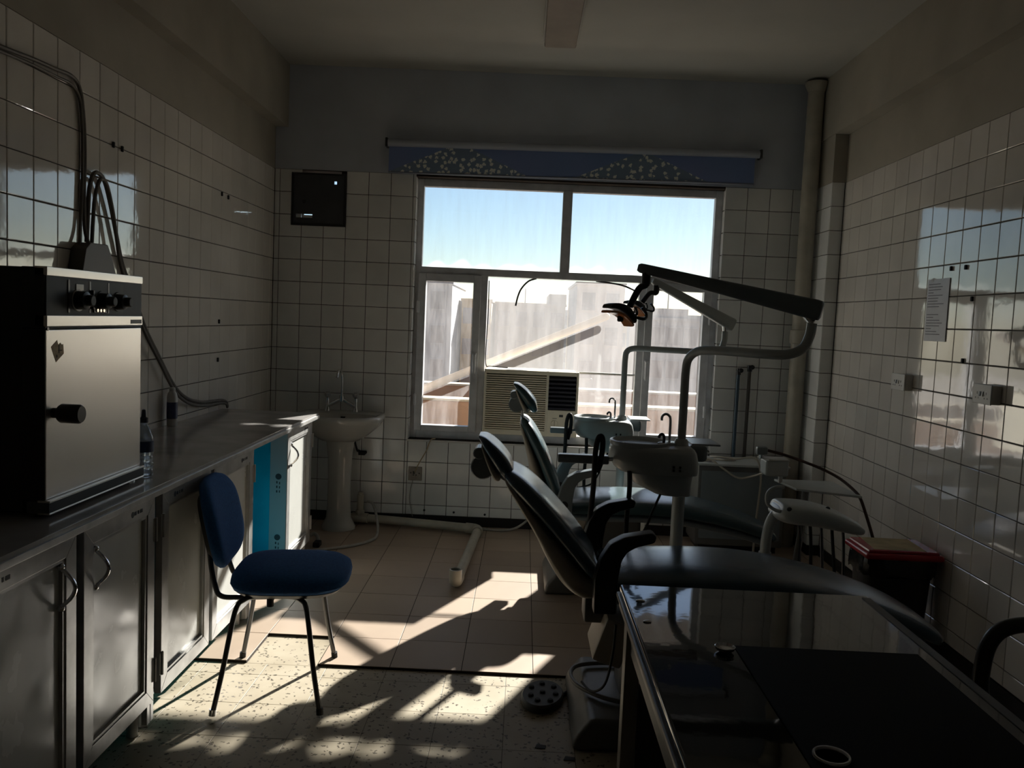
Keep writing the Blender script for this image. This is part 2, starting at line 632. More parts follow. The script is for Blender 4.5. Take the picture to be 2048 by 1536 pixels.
# ------------------------------------------------------------------ tiles as single pieces
def tile_mesh(name, w, h, t, mat, face, b=0.0025):
    """Glazed tile seen from `face`: '+x', '-x', '-y' or '+z'; origin at its centre, glaze at 0."""
    base = []
    for (ww, hh, d) in ((w / 2 - b, h / 2 - b, 0.0), (w / 2, h / 2, b * .7), (w / 2, h / 2, t)):
        base += [(-ww, -hh, -d), (ww, -hh, -d), (ww, hh, -d), (-ww, hh, -d)]
    fs = [(0, 1, 2, 3)]
    for r in (0, 4):
        for k in range(4):
            k2 = (k + 1) % 4
            fs.append((r + k, r + 4 + k, r + 4 + k2, r + k2))
    if face == '+x':
        vs = [(d, a, c) for (a, c, d) in base]
    elif face == '-x':
        vs = [(-d, -a, c) for (a, c, d) in base]
    elif face == '-y':
        vs = [(a, -d, c) for (a, c, d) in base]
    else:
        vs = [(a, c, d) for (a, c, d) in base]
    me = bpy.data.meshes.new(name)
    me.from_pydata(vs, [], fs)
    bm = bmesh.new()
    bm.from_mesh(me)
    bmesh.ops.recalc_face_normals(bm, faces=bm.faces[:])
    # keep the glaze facing into the room
    bm.faces.ensure_lookup_table()
    want = {'+x': Vector((1, 0, 0)), '-x': Vector((-1, 0, 0)), '-y': Vector((0, -1, 0)), '+z': Vector((0, 0, 1))}[face]
    if bm.faces[0].normal.dot(want) < 0:
        bmesh.ops.reverse_faces(bm, faces=bm.faces[:])
    bm.to_mesh(me)
    bm.free()
    me.materials.append(mat)
    return me


_TM = {}


def lay_tiles(parent, cells, face, mat, plane, thick=0.008, gap=0.0035, limit=300, name='tile', tilt=0.0):
    """cells: (a0, a1, c0, c1) rectangles on the wall, the ones to be single pieces first."""
    rest = MB()
    for i, (a0, a1, c0, c1) in enumerate(cells):
        w, h = a1 - a0 - gap, c1 - c0 - gap
        if w < 0.006 or h < 0.006:
            continue
        key = (name, face, mat.name, round(w, 3), round(h, 3))
        if key not in _TM:
            _TM[key] = tile_mesh(name, w, h, thick, mat, face, 0.0006 if face == '+z' else 0.0025)
        me = _TM[key]
        ca, cc = (a0 + a1) / 2, (c0 + c1) / 2
        if face in ('+x', '-x'):
            loc = (plane, ca, cc)
        elif face == '-y':
            loc = (ca, plane, cc)
        else:
            loc = (ca, cc, plane)
        if i < limit:
            o = bpy.data.objects.new(name, me)
            COL.objects.link(o)
            o.location = loc
            o.parent = parent
            if tilt:
                r1, r2 = random.gauss(0, tilt), random.gauss(0, tilt)
                o.rotation_euler = (0, r1, r2) if face in ('+x', '-x') else ((r1, 0, r2) if face == '-y' else (r1, r2, 0))
        else:
            rest.add([(p.co.x + loc[0], p.co.y + loc[1], p.co.z + loc[2]) for p in me.vertices],
                     [list(q.vertices) for q in me.polygons])
    if rest.v:
        rest.build(name + '_field', mat, parent, smooth=False, kind='stuff')


def spans(lines, lo, hi):
    """Intervals between the joint lines, cut to [lo, hi]."""
    ls = sorted([lo, hi] + [q for q in lines if lo + 0.004 < q < hi - 0.004])
    return list(zip(ls[:-1], ls[1:]))

# ------------------------------------------------------------------ the room
RX, RY, RH = 3.69, -7.2, 3.07          # right wall, wall behind the camera, ceiling height
T = 0.15
ROWS = [0.135 + T * k for k in range(16)]      # horizontal joints, tiled up to 2.385
TTOP = 2.385

# floor: terrazzo bed with ceramic tiles laid over its far half
fb = MB().box(-0.25, RX + 0.25, RY - .2, -2.369, -0.25, -0.0122)
fb.box(-0.25, RX + 0.25, -2.071, 0.2, -0.25, -0.0018).box(-0.25, .6415, -2.369, -2.071, -0.25, -0.0018)
fb.box(.936, RX + .25, -2.369, -2.071, -0.25, -0.0018).box(.6415, .936, -2.369, -2.071, -0.25, -0.0122)
floor = structure(fb.build('floor', GROUT, smooth=False), 'terrazzo and beige ceramic tiled floor of the room', 'floor')
XL = [0.936 + 0.2945 * k for k in range(-4, 10)]
YL = [-2.369 + 0.298 * k for k in range(0, 9)]
cells = []
for (y0, y1) in spans(YL, -2.369, 0.0):
    for (x0, x1) in spans(XL, 0.0, RX):
        if y0 < -2.3 and abs((x0 + x1) / 2 - 0.79) < 0.1:
            continue                                       # a missing tile shows the terrazzo
        cells.append((x0, x1, y0, y1))
lay_tiles(floor, cells, '+z', CERAMIC, 0.0, thick=0.014, gap=0.003, name='ceramic_tile', tilt=0.0012)
tx = [1.465 + 0.245 * k for k in range(-6, 10)]
ty = [-2.962 + 0.245 * k for k in range(-18, 3)]
near, far = [], []
for (y0, y1) in spans(ty, RY, -2.369):
    for (x0, x1) in spans(tx, 0.0, RX):
        (near if y0 > -4.3 else far).append((x0, x1, y0, y1))
lay_tiles(floor, [(0.6415, 0.936, -2.369, -2.071)] + near + far, '+z', TERRAZZO, -0.011, thick=0.012, gap=0.0016,
          limit=len(near) + 1, name='terrazzo_tile', tilt=0.0008)

# ceiling and the two beams that run along the side walls
ceil = structure(MB().box(-0.25, RX + .25, RY - .2, 0.2, RH, RH + .2).build('ceiling', CEIL, smooth=False),
                 'flat painted ceiling in deep shade', 'ceiling')
bl = structure(MB().box(-0.2, 0.085, RY, 0.0, 2.66, RH).build('trim_1', PLASTER, smooth=False),
               'plastered beam under the ceiling along the left wall', 'beam')
br = structure(MB().box(3.60, RX + .2, RY, 0.0, 2.68, RH).build('trim_2', PLASTER, smooth=False),
               'plastered beam under the ceiling along the right wall', 'beam')

# left wall
wl = structure(MB().box(-0.2, -0.0055, RY, 0.2, -0.2, RH).build('wall_left', GROUT, smooth=False),
               'white tiled left wall with dark joints', 'wall')
part(MB().box(-0.1, -0.001, RY, 0.0, TTOP, 2.66), 'plaster_band', PLASTER, wl, smooth=False)
LC = [-2.922 + T * n for n in range(-30, 20)]
vis, rest = [], []
for (y0, y1) in spans(LC, RY, 0.0):
    for (z0, z1) in spans(ROWS, 0.066, TTOP):
        (vis if (y0 > -3.3 and z0 > 0.7) else rest).append((y0, y1, z0, z1))
lay_tiles(wl, vis + rest, '+x', WALL_TILE, 0.0, limit=min(300, len(vis)), tilt=0.0016)

# right wall
wr = structure(MB().box(RX + 0.0055, RX + .2, RY, 0.2, -0.2, RH).build('wall_right', GROUT, smooth=False),
               'white tiled right wall with dark joints', 'wall')
part(MB().box(RX + .001, RX + .1, RY, 0.0, TTOP, 2.68), 'plaster_band', PLASTER, wr, smooth=False)
RC = [-0.6259 - T * n for n in range(-3, 45)]
vis, rest = [], []
for (y0, y1) in spans(RC, RY, -0.345):
    for (z0, z1) in spans(ROWS, 0.066, TTOP):
        (vis if y0 > -2.9 else rest).append((y0, y1, z0, z1))
vis.sort(key=lambda q: q[0])
lay_tiles(wr, vis + rest, '-x', WALL_TILE, RX, limit=min(300, len(vis)), tilt=0.0016)

# back wall with the window opening and a small vent opening
WX0, WX1, WZ0, WZ1 = 0.955, 3.035, 0.59, 2.372
VX0, VX1, VZ0, VZ1 = 0.15, 0.45, 2.05, 2.38
WB = 0.0055
m = MB()
m.box(-0.2, VX0, WB, 0.2, -0.2, RH)
m.box(VX0, VX1, WB, 0.2, -0.2, VZ0).box(VX0, VX1, WB, 0.2, VZ1, RH)
m.box(VX1, WX0, WB, 0.2, -0.2, RH)
m.box(WX0, WX1, WB, 0.2, -0.2, WZ0).box(WX0, WX1, WB, 0.2, WZ1, RH)
m.box(WX1, RX + .2, WB, 0.2, -0.2, RH)
wb = structure(m.build('wall_back', GROUT, smooth=False), 'tiled window wall at the far end of the room', 'wall')
part(MB().box(0.0, RX, 0.001, WB + .002, TTOP, RH), 'plaster_band', PLASTER_BACK, wb, smooth=False)
BC1 = [0.0353 + T * k for k in range(0, 21)]
BC2 = [3.1746 + T * k for k in range(-1, 5)]
cells = []
for (z0, z1) in spans(ROWS, 0.066, TTOP):
    for (x0, x1) in spans(BC1, 0.0, 0.955):
        if not (x0 > 0.12 and x1 < 0.49 and z0 > 2.0):
            cells.append((x0, x1, z0, z1))
    for (x0, x1) in spans(BC2, 3.02, 3.66):
        if x0 > 3.018:
            cells.append((x0, x1, z0, z1))
    if z1 < 0.59:
        for (x0, x1) in spans(BC1, 0.955, 3.02):
            cells.append((x0, x1, z0, z1))
lay_tiles(wb, cells, '-y', BACK_TILE, 0.0, tilt=0.0016)
# tiled reveals of the window
cells = [(0.0 + .004, 0.105, z0, z1) for (z0, z1) in spans(ROWS, WZ0, WZ1)]
lay_tiles(wb, cells, '+x', BACK_TILE, WX0 + .001, name='reveal_tile')
lay_tiles(wb, cells, '-x', BACK_TILE, WX1 - .001, name='reveal_tile')

# tiled pilaster in the right-hand corner
pil = structure(MB().box(3.6135, RX + .01, -0.339, 0.0, 0.0, 2.68).build('trim_3', GROUT, smooth=False),
                'tiled pier boxed out in the right-hand corner', 'pier')
lay_tiles(pil, [(3.608, 3.69, z0, z1) for (z0, z1) in spans(ROWS, 0.066, TTOP)], '-y', BACK_TILE, -0.345)
lay_tiles(pil, [(a, b, z0, z1) for (z0, z1) in spans(ROWS, 0.066, TTOP)
                for (a, b) in ((-0.345, -0.19), (-0.19, -0.04), (-.04, 0.0))], '-x', BACK_TILE, 3.608)
part(MB().box(3.609, RX, -0.344, 0.0, TTOP, 2.68), 'plaster_cap', PLASTER, pil, smooth=False)

# wall behind the camera, with its door
wf = structure(MB().box(-.2, RX + .2, RY - .2, RY, -.2, RH).build('wall_front', M('pale_wall_paint', (0.82, 0.80, 0.75), 0.85), smooth=False),
               'plain plaster wall behind the camera', 'wall')
dr = thing('door_1', 'brown wooden door in the plain wall behind the camera', 'door', (1.2, RY + .03, 0))
dr['kind'] = 'structure'
part(MB().box(0.75, 1.65, RY + .001, RY + .045, 0.0, 2.05, .006), 'door_leaf', DOORWOOD, dr)
part(MB().cyl((1.56, RY + .045, 1.0), (1.56, RY + .10, 1.0), .012).cyl((1.56, RY + .095, 1.0), (1.45, RY + .095, 1.0), .01),
     'door_handle', CHROME, dr)

# skirting
structure(MB().box(0.0, 3.608, -0.004, 0.004, 0.0, 0.064).build('baseboard_back', SKIRT), 'low black skirting under the window wall tiles', 'skirting')
structure(MB().box(RX - .004, RX + .004, RY, -0.345, 0.0, 0.064).build('baseboard_right', SKIRT), 'low black skirting along the right wall', 'skirting')
structure(MB().box(-.004, .004, RY, 0, 0.0, 0.064).build('baseboard_left', SKIRT), 'low black skirting along the left wall', 'skirting')

# window: aluminium frame, two fixed lights above, casements left and right, fixed pane with air conditioner between
FY0, FY1 = 0.095, 0.15
win = thing('window_1', 'wide aluminium window with six dusty panes', 'window', (1.995, 0.12, WZ0))
win['kind'] = 'structure'
m = MB()
m.box(WX0, 0.998, FY0, FY1, WZ0, WZ1, .004).box(2.985, WX1, FY0, FY1, WZ0, WZ1, .004)
m.box(0.998, 2.985, FY0, FY1, 2.322, WZ1, .004).box(0.998, 2.985, FY0, FY1, WZ0, 0.648, .004)
part(m, 'outer_frame', ALU, win)
part(MB().box(0.99, 2.99, FY0 - .006, FY1, 1.728, 1.778, .004), 'transom', ALU, win)
part(MB().box(1.947, 2.012, FY0 - .006, FY1, 1.77, 2.33, .004), 'mullion', ALU, win)
part(MB().box(1.396, 1.458, FY0 - .004, FY1, 0.64, 1.735, .004), 'mullion', ALU, win)
part(MB().box(2.500, 2.548, FY0 - .004, FY1, 0.64, 1.735, .004), 'mullion', ALU, win)
part(MB().box(2.112, 2.505, 0.11, 0.13, 1.086, 1.098, .002), 'glazing_bar', WHITEPL, win)
for (x0, x1, z0, z1, mt) in ((0.995, 1.95, 1.775, 2.325, GLASS_UP), (2.008, 2.988, 1.775, 2.325, GLASS_UP),
                             (1.455, 2.503, 1.096, 1.73, GLASS_LOW), (2.105, 2.503, 0.645, 1.088, GLASS_LOW)):
    part(MB().box(x0, x1, 0.120, 0.124, z0, z1), 'pane', mt, win, smooth=False)


def casement(x0, x1, hinge_x, handle_x):
    z0, z1 = 0.645, 1.732
    s = 0.052
    f = MB()
    f.box(x0, x0 + s, FY0 - .022, FY1 - .01, z0, z1, .004).box(x1 - s, x1, FY0 - .022, FY1 - .01, z0, z1, .004)
    f.box(x0 + s, x1 - s, FY0 - .022, FY1 - .01, z0, z0 + .04, .004).box(x0 + s, x1 - s, FY0 - .022, FY1 - .01, z1 - s, z1, .004)
    sash = part(f, 'casement_sash', ALU, win)
    part(MB().box(x0 + s - .008, x1 - s + .008, 0.118, 0.122, z0 + .03, z1 - s + .008), 'pane', GLASS_SIDE, sash, smooth=False)
    for hz in (0.86, 1.5):
        part(MB().cyl((hinge_x, FY0 - .028, hz - .04), (hinge_x, FY0 - .028, hz + .04), .009, 10)
             .box(hinge_x - .012, hinge_x + .012, FY0 - .028, FY0 - .018, hz - .035, hz + .035, .002), 'hinge', ALU, sash)
    part(MB().box(handle_x - .012, handle_x + .012, FY0 - .034, FY0 - .02, 1.07, 1.20, .004)
         .box(handle_x - .009, handle_x + .009, FY0 - .055, FY0 - .03, 1.17, 1.19, .003)
         .box(handle_x - .009, handle_x + .009, FY0 - .058, FY0 - .046, 1.06, 1.19, .003), 'handle', ALU, sash)


casement(0.982, 1.412, 0.986, 1.386)
casement(2.546, 2.992, 2.988, 2.572)
# rubber gasket that has come loose from the pane
part(MB().tube([(1.79, .10, 1.729), (1.735, .094, 1.706), (1.69, .088, 1.655), (1.668, .085, 1.60), (1.655, .083, 1.535)], .006, 8, smooth=6),
     'loose_gasket', RUBBER, win)
part(MB().tube([(2.2, .10, 1.728), (2.33, .094, 1.715), (2.40, .088, 1.70), (2.48, .083, 1.668)], .006, 8, smooth=6),
     'loose_gasket', RUBBER, win)
part(MB().tube([(1.466, .088, 1.70), (1.468, .084, 1.45), (1.462, .084, 1.2), (1.47, .083, 1.115), (1.50, .075, 1.112), (1.62, .07, 1.107)], .0035, 8, smooth=6),
     'loose_gasket', RUBBER, win)
# thin pale sill edge
structure(MB().box(WX0 - .01, WX1, -0.006, 0.10, WZ0 - .012, WZ0, .003).build('trim_4', WHITEPL), 'thin pale ledge at the foot of the window', 'sill')

# ------------------------------------------------------------------ fixtures on the walls
# air conditioner sitting in the window
AY = 0.07
ac = thing('air_conditioner', 'ivory window air conditioner with louvred grille under the big pane', 'air conditioner', (1.787, -.01, 0.655))
m = MB()
m.box(1.462, 2.108, AY + -0.03, AY + 0.46, 0.652, 1.084, .006)
part(m, 'casing', IVORY, ac)
f = MB()
f.box(1.464, 1.480, AY + -.085, AY + -.028, 0.652, 1.10, .005).box(1.888, 1.906, AY + -.085, AY + -.028, 0.652, 1.10, .004)
f.box(2.094, 2.110, AY + -.085, AY + -.028, 0.652, 1.10, .005).box(1.478, 2.096, AY + -.084, AY + -.028, 1.070, 1.099, .006)
f.box(1.478, 2.096, AY + -.084, AY + -.028, 0.653, 0.690, .005)
f.box(1.90, 2.10, AY + -.082, AY + -.028, 0.685, 0.835, .003)
front = part(f, 'front_frame', IVORY, ac)
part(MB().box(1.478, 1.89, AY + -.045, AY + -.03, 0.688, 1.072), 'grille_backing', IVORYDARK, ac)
part(MB().box(1.904, 2.096, AY + -.045, AY + -.03, 0.832, 1.072), 'louvre_backing', BLACKPL, ac)
for k in range(25):
    z = 0.694 + k * 0.0150
    part(MB().box(1.477, 1.891, AY + -.082, AY + -.05, z, z + .0078), 'slat', IVORY, ac, smooth=False)
for k in range(8):
    z = 0.846 + k * 0.0285
    part(MB().box(1.905, 2.095, AY + -.078, AY + -.048, z, z + .012, rot=rotm('X', 24)), 'louvre', DARKBLUE, ac, smooth=False)
part(MB().box(1.985, 2.012, AY + -.0835, AY + -.080, 0.79, 0.806), 'display', BLACKPL, front)
for x in (1.955, 2.045):
    k_ = part(MB().lathe([(.021, -.094), (.021, -.084), (.024, -.081)], (x, AY, .745), 18, axis='y'), 'knob', IVORY, ac)
    part(MB().box(x - .003, x + .003, AY + -.099, AY + -.093, .727, .763, .001), 'pointer', IVORYDARK, k_)
for (x, w) in ((1.94, .03), (2.03, .035)):
    part(MB().box(x, x + w, AY + -.0833, AY + -.0815, .778, .781), 'printed_line', PRINT, front, smooth=False)
for x in (2.01, 2.022, 2.034):
    part(MB().box(x, x + .008, AY + -.0833, AY + -.0815, .700, .710), 'printed_mark', PRINT, front, smooth=False)

# roller blind rolled up above the window, a printed strip still hanging
rb = thing('roller_blind', 'rolled-up blue blind with printed flower border above the window', 'blind', (1.99, -.05, 2.39))
part(MB().cyl((0.765, -.050, 2.574), (3.222, -.050, 2.594), .024, 20), 'roller', M('blind_back', (0.42, 0.45, 0.52), 0.6), rb)
cl = MB()
nn = 40
vs, fs = [], []
for i in range(nn + 1):
    x = 0.772 + (3.196 - 0.772) * i / nn
    dz = 0.018 * i / nn
    for j in range(4):
        z = 2.568 - (2.568 - 2.382) * j / 3 + dz
        vs.append((x, -.046 - .003 * math.sin(i * .55) * j / 3, z))
        vs.append((x, -.0435 - .003 * math.sin(i * .55) * j / 3, z))
for i in range(nn):
    for j in range(3):
        a, b = (i * 4 + j) * 2, ((i + 1) * 4 + j) * 2
        fs += [(a, b, b + 2, a + 2), (a + 1, a + 3, b + 3, b + 1)]
    t_, b_ = i * 8, (i + 1) * 8
    fs += [(t_, t_ + 1, b_ + 1, b_), (t_ + 6, b_ + 6, b_ + 7, t_ + 7)]
cl.add(vs, fs)
part(cl, 'printed_cloth', FABRIC, rb)
part(MB().cyl((0.772, -.0455, 2.383), (3.196, -.0455, 2.401), .006, 8), 'hem_bar', M('blind_hem', (0.22, 0.24, 0.30), 0.6), rb)
for x, z in ((0.757, 2.574), (3.229, 2.594)):
    part(MB().box(x - .008, x + .008, -.075, 0.0, z - .028, z + .03, .003), 'bracket', GREYTUBE, rb)

# sheet-metal plate over the vent
vp = thing('vent_plate', 'dark sheet-metal plate screwed over a vent beside the ceiling corner', 'vent cover', (0.30, -.01, 2.02))
m = MB()
xs = [0.122, 0.150, 0.262, 0.405, 0.423, 0.482]
zs = [2.018, 2.064, 2.088, 2.292, 2.312, 2.358]
for i in range(5):
    for j in range(5):
        if (i, j) in ((1, 1), (3, 3)):
            continue
        m.box(xs[i], xs[i + 1], -.012, -.006, zs[j], zs[j + 1])
part(m, 'plate', M('vent_metal', (0.055, 0.058, 0.065), 0.5, var=0.2, vscale=9), vp, smooth=False)
f = MB()
f.box(.118, .132, -.018, 0.0, 2.012, 2.362, .002).box(.470, .486, -.018, 0.0, 2.012, 2.362, .002)
f.box(.131, .471, -.017, 0.0, 2.012, 2.028, .002).box(.131, .471, -.017, 0.0, 2.348, 2.362, .002)
part(f, 'rim', DARKPAINT, vp)
part(MB().lathe([(.013, -.016), (.010, -.011)], (.205, 0, 2.17), 14, axis='y'), 'plug', BLACKPL, vp)

# big downpipe in the right-hand corner
dp = thing('drain_pipe', 'thick cream downpipe from floor to ceiling in the right corner', 'pipe', (3.545, -.115, 0))
part(MB().cyl((3.545, -.115, 0.0), (3.545, -.115, 3.03), .051, 24), 'pipe', PVC, dp)
part(MB().lathe([(.051, 1.36), (.060, 1.365), (.062, 1.40), (.060, 1.45), (.051, 1.455)], (3.545, -.115, 0), 24), 'collar', PVC, dp)
part(MB().lathe([(.051, 2.99), (.056, 3.0), (.072, 3.035), (.072, 3.052)], (3.545, -.115, 0), 24), 'ceiling_cap', PVC, dp)

# two thin water pipes with stop valves
for i, (x, z, mt, lab) in enumerate(((3.178, 1.165, M('blue_pipe', (0.05, 0.09, 0.13), 0.4), 'thin blue-grey water pipe with valve, nearer the window'),
                                     (3.252, 1.19, M('brown_pipe', (0.07, 0.06, 0.055), 0.45), 'thin brown water pipe with valve, nearer the thick downpipe'))):
    p = thing('water_pipe', lab, 'pipe', (x, -.04, 0), group='two thin pipes beside the window')
    part(MB().cyl((x, -.04, 0.0), (x, -.04, z - .01), .0115, 14), 'pipe', mt, p)
    v = part(MB().cyl((x, -.04, z - .03), (x, -.04, z + .012), .016, 12).cyl((x, -.055, z), (x + .004, 0.0, z), .012, 12), 'valve', GREYTUBE, p)
    part(MB().lathe([(.008, -.075), (.016, -.068), (.016, -.058), (.006, -.05)], (x + .01, 0, z), 8, axis='y'), 'valve_wheel', RUBBER, v)

# sockets and notice on the right wall
def wall_socket_double(y0, y1, z0, z1, label):
    s = thing('double_socket', label, 'socket', (RX, (y0 + y1) / 2, (z0 + z1) / 2), group='double sockets on the right wall')
    part(MB().box(RX - .038, RX, y0, y1, z0, z1, .004), 'back_box', WHITEPL, s)
    pl = part(MB().box(RX - .046, RX - .038, y0 - .002, y1 + .002, z0 - .002, z1 + .002, .003), 'face_plate', WHITEPL, s)
    for cy in ((y0 * .75 + y1 * .25), (y0 * .25 + y1 * .75)):
        c = (z0 + z1) / 2 - .008
        part(MB().box(RX - .0468, RX - .0455, cy - .003, cy + .003, c + .006, c + .017), 'earth_slot', BLACKPL, pl, smooth=False)
        for d in (-.011, .011):
            part(MB().box(RX - .0468, RX - .0455, cy + d - .003, cy + d + .003, c - .012, c - .006), 'pin_slot', BLACKPL, pl, smooth=False)
    for d in (-.009, .009):
        part(MB().box(RX - .050, RX - .0455, (y0 + y1) / 2 + d - .006, (y0 + y1) / 2 + d + .006, (z0 + z1) / 2 - .009, (z0 + z1) / 2 + .011, .001,
                      rot=rotm('Y', 8)), 'switch', BLACKPL if d > 0 else WHITEPL, s)


wall_socket_double(-1.462, -1.316, 1.169, 1.249, 'white double socket below the paper notice on the right wall')
wall_socket_double(-2.246, -2.110, 1.177, 1.256, 'white double socket nearer the right edge of the picture')

no = thing('paper_notice', 'printed paper sheet taped to the right wall tiles', 'notice', (RX - .003, -1.65, 1.425))
part(MB().box(RX - .0042, RX - .003, -1.752, -1.543, 1.425, 1.723), 'sheet', WHITEPAPER, no, smooth=False)
rr = random.Random(3)
zz = 1.70
tx_ = MB()
for k in range(19):
    if k in (9, 10):
        zz -= .012
        continue
    ln = rr.uniform(.10, .17) if k not in (3, 12, 16) else rr.uniform(.03, .07)
    tx_.box(RX - .0046, RX - .0041, -1.552 - ln, -1.556, zz - .0035, zz)
    zz -= .0135
part(tx_, 'printed_lines', TOWEL, no, smooth=False)
part(MB().box(RX - .0052, RX - .0042, -1.60, -1.58, 1.712, 1.728), 'tape', WHITEPL, no, smooth=False)

# single socket under the window with its thin lead
so = thing('single_socket', 'small old socket low on the window wall under the left casement', 'socket', (1.014, 0, .305))
part(MB().box(.967, 1.061, -.012, 0.0, .306, .402, .004), 'face_plate', M('old_socket', (0.36, 0.31, 0.26), 0.5, var=.3, vscale=30), so)
for (x, z) in ((.985, .36), (1.043, .358), (1.003, .345), (1.022, .345)):
    part(MB().box(x - .004, x + .004, -.0135, -.011, z - .004, z + .004), 'pin_slot', BLACKPL, so, smooth=False)
part(MB().box(.999, 1.012, -.014, -.011, .352, .372, .002), 'switch', DARKPAINT, so)
ld = MB().tube([(1.012, -.015, .365), (1.04, -.012, .43), (1.085, -.012, .515), (1.105, -.016, .575), (1.12, -.012, .598), (1.14, .03, .597)], .0035, 8, smooth=5)
tag(part(ld, 'lead', M('tan_lead', (0.42, 0.33, 0.2), 0.6), None), 'thin tan lead rising from the low socket to the sill', 'cable')
ld = MB().tube([(1.0, -.010, .306), (.985, -.012, .24), (.982, -.012, .17), (.995, -.014, .10), (1.01, -.03, .06)], .0025, 8, smooth=5)
tag(part(ld, 'lead', HOSE, None), 'thin grey lead dropping from the low socket to the floor pipe', 'cable')

# dark plug holes in the low wall tiles
for i, (x, z, lab) in enumerate(((1.085, .10, 'leftmost of three dark screw plugs low in the window wall'),
                                 (1.29, .094, 'middle one of three dark screw plugs low in the window wall'),
                                 (1.505, .088, 'rightmost of three dark screw plugs low in the window wall'))):
    tag(MB().lathe([(.007, -.008), (.008, .0)], (x, 0, z), 10, axis='y').build('wall_plug', RUBBER), lab, 'wall plug', 'wall plugs under the window')
for (y, z, lab) in ((-2.22, 2.087, 'left plug of the nearer pair high on the left wall'), (-2.145, 2.085, 'right plug of the nearer pair high on the left wall'),
                    (-.985, 2.07, 'left plug of the farther pair high on the left wall'), (-.885, 2.066, 'right plug of the farther pair high on the left wall'),
                    (-1.0, 1.36, 'upper one of two lone plugs midway up the left wall'), (-1.01, 1.145, 'lower one of two lone plugs midway up the left wall')):
    tag(MB().box(0.0, .010, y - .006, y + .006, z - .013, z + .011, .003).build('wall_plug', RUBBER), lab, 'wall plug', 'wall plugs on the left wall')
for (y, z, lab) in ((-1.756, 1.765, 'left plug of the pair above the paper notice'), (-1.885, 1.763, 'right plug of the pair above the paper notice'),
                    (-1.925, 1.345, 'lone dark plug between notice and near socket'), (-1.96, 1.62, 'small dark plug right of the paper notice')):
    tag(MB().box(RX - .010, RX, y - .007, y + .007, z - .011, z + .011, .003).build('wall_plug', RUBBER), lab, 'wall plug', 'wall plugs on the right wall')

# cables and trunking on the left wall
CAB = M('grey_cable', (0.16, 0.145, 0.125), 0.55, var=.25, vscale=20)
def cable(pts, r, label, name='wall_cable', mt=None, sm=6, grp=None):
    return tag(MB().tube(pts, r, 8, smooth=sm).build(name, mt or CAB), label, 'cable', grp)


cable([(.010, -3.25, 2.225), (.010, -2.956, 2.243), (.011, -2.79, 2.256), (.011, -2.66, 2.262), (.012, -2.56, 2.268), (.012, -2.50, 2.243), (.012, -2.472, 2.16),
       (.012, -2.458, 2.02), (.012, -2.462, 1.85), (.012, -2.455, 1.72), (.02, -2.44, 1.66)], .0075,
      'grey cable bending down from the ceiling to the trunking box', grp='cables on the left wall')
cable([(.010, -3.25, 2.205), (.010, -2.956, 2.228), (.010, -2.79, 2.236), (.010, -2.66, 2.238), (.011, -2.555, 2.238), (.012, -2.50, 2.205), (.012, -2.480, 2.13),
       (.012, -2.473, 2.02), (.012, -2.478, 1.85), (.012, -2.49, 1.72), (.02, -2.51, 1.65)], .006,
      'thinner grey cable hugging the inside of the bend above the trunking box', grp='cables on the left wall')
cable([(.014, -2.446, 1.67), (.015, -2.44, 1.78), (.016, -2.43, 1.88), (.017, -2.40, 1.938), (.018, -2.36, 1.945), (.017, -2.31, 1.915), (.015, -2.255, 1.82),
       (.013, -2.20, 1.70), (.012, -2.15, 1.60), (.012, -2.05, 1.48), (.012, -1.935, 1.334), (.011, -1.80, 1.21), (.011, -1.61, 1.045), (.011, -1.45, .968),
       (.011, -1.27, .93), (.012, -1.10, .918), (.013, -.96, .910), (.016, -.90, .895), (.016, -.875, .866)], .0085,
      'looping grey cable that sags along the left wall to the worktop', grp='cables on the left wall')
cable([(.026, -2.43, 1.67), (.028, -2.425, 1.76), (.030, -2.415, 1.85), (.032, -2.385, 1.915), (.033, -2.35, 1.922), (.032, -2.315, 1.89), (.030, -2.27, 1.80),
       (.028, -2.235, 1.70), (.028, -2.20, 1.60), (.029, -2.09, 1.44), (.03, -1.95, 1.29), (.029, -1.82, 1.175), (.028, -1.64, 1.02), (.027, -1.47, .945),
       (.027, -1.28, .912), (.027, -1.12, .905), (.03, -.99, .897), (.033, -.94, .885), (.033, -.925, .866)], .0075,
      'lower twin of the looping cable sagging to the worktop', grp='cables on the left wall')
tb = MB()
tb.prism_x([(-2.575, 1.50), (-2.535, 1.64), (-2.50, 1.665), (-2.37, 1.668), (-2.35, 1.64), (-2.27, 1.50)], 0.0, .06, .004)
tag(tb.build('trunking_box', M('trunking', (0.10, 0.09, 0.075), 0.5)), 'dark tapered trunking box on the wall behind the oven', 'cable box')

# ceiling light
cl_ = thing('ceiling_light', 'long pale fluorescent light box fixed to the ceiling', 'lamp', (1.855, -1.40, 3.0))
part(MB().box(1.757, 1.955, -2.02, -.755, 3.03, RH, .004), 'housing', WHITEPL, cl_)
part(MB().box(1.765, 1.947, -2.01, -.762, 3.0, 3.034, .010), 'diffuser', M('aged_diffuser', (0.34, 0.29, 0.24), 0.4, var=.2, vscale=5), cl_)

# ------------------------------------------------------------------ left side: cabinets, worktop, oven
CX = 0.530                                   # front plane of the cabinet doors
CZ0, CZ1 = 0.112, 0.812


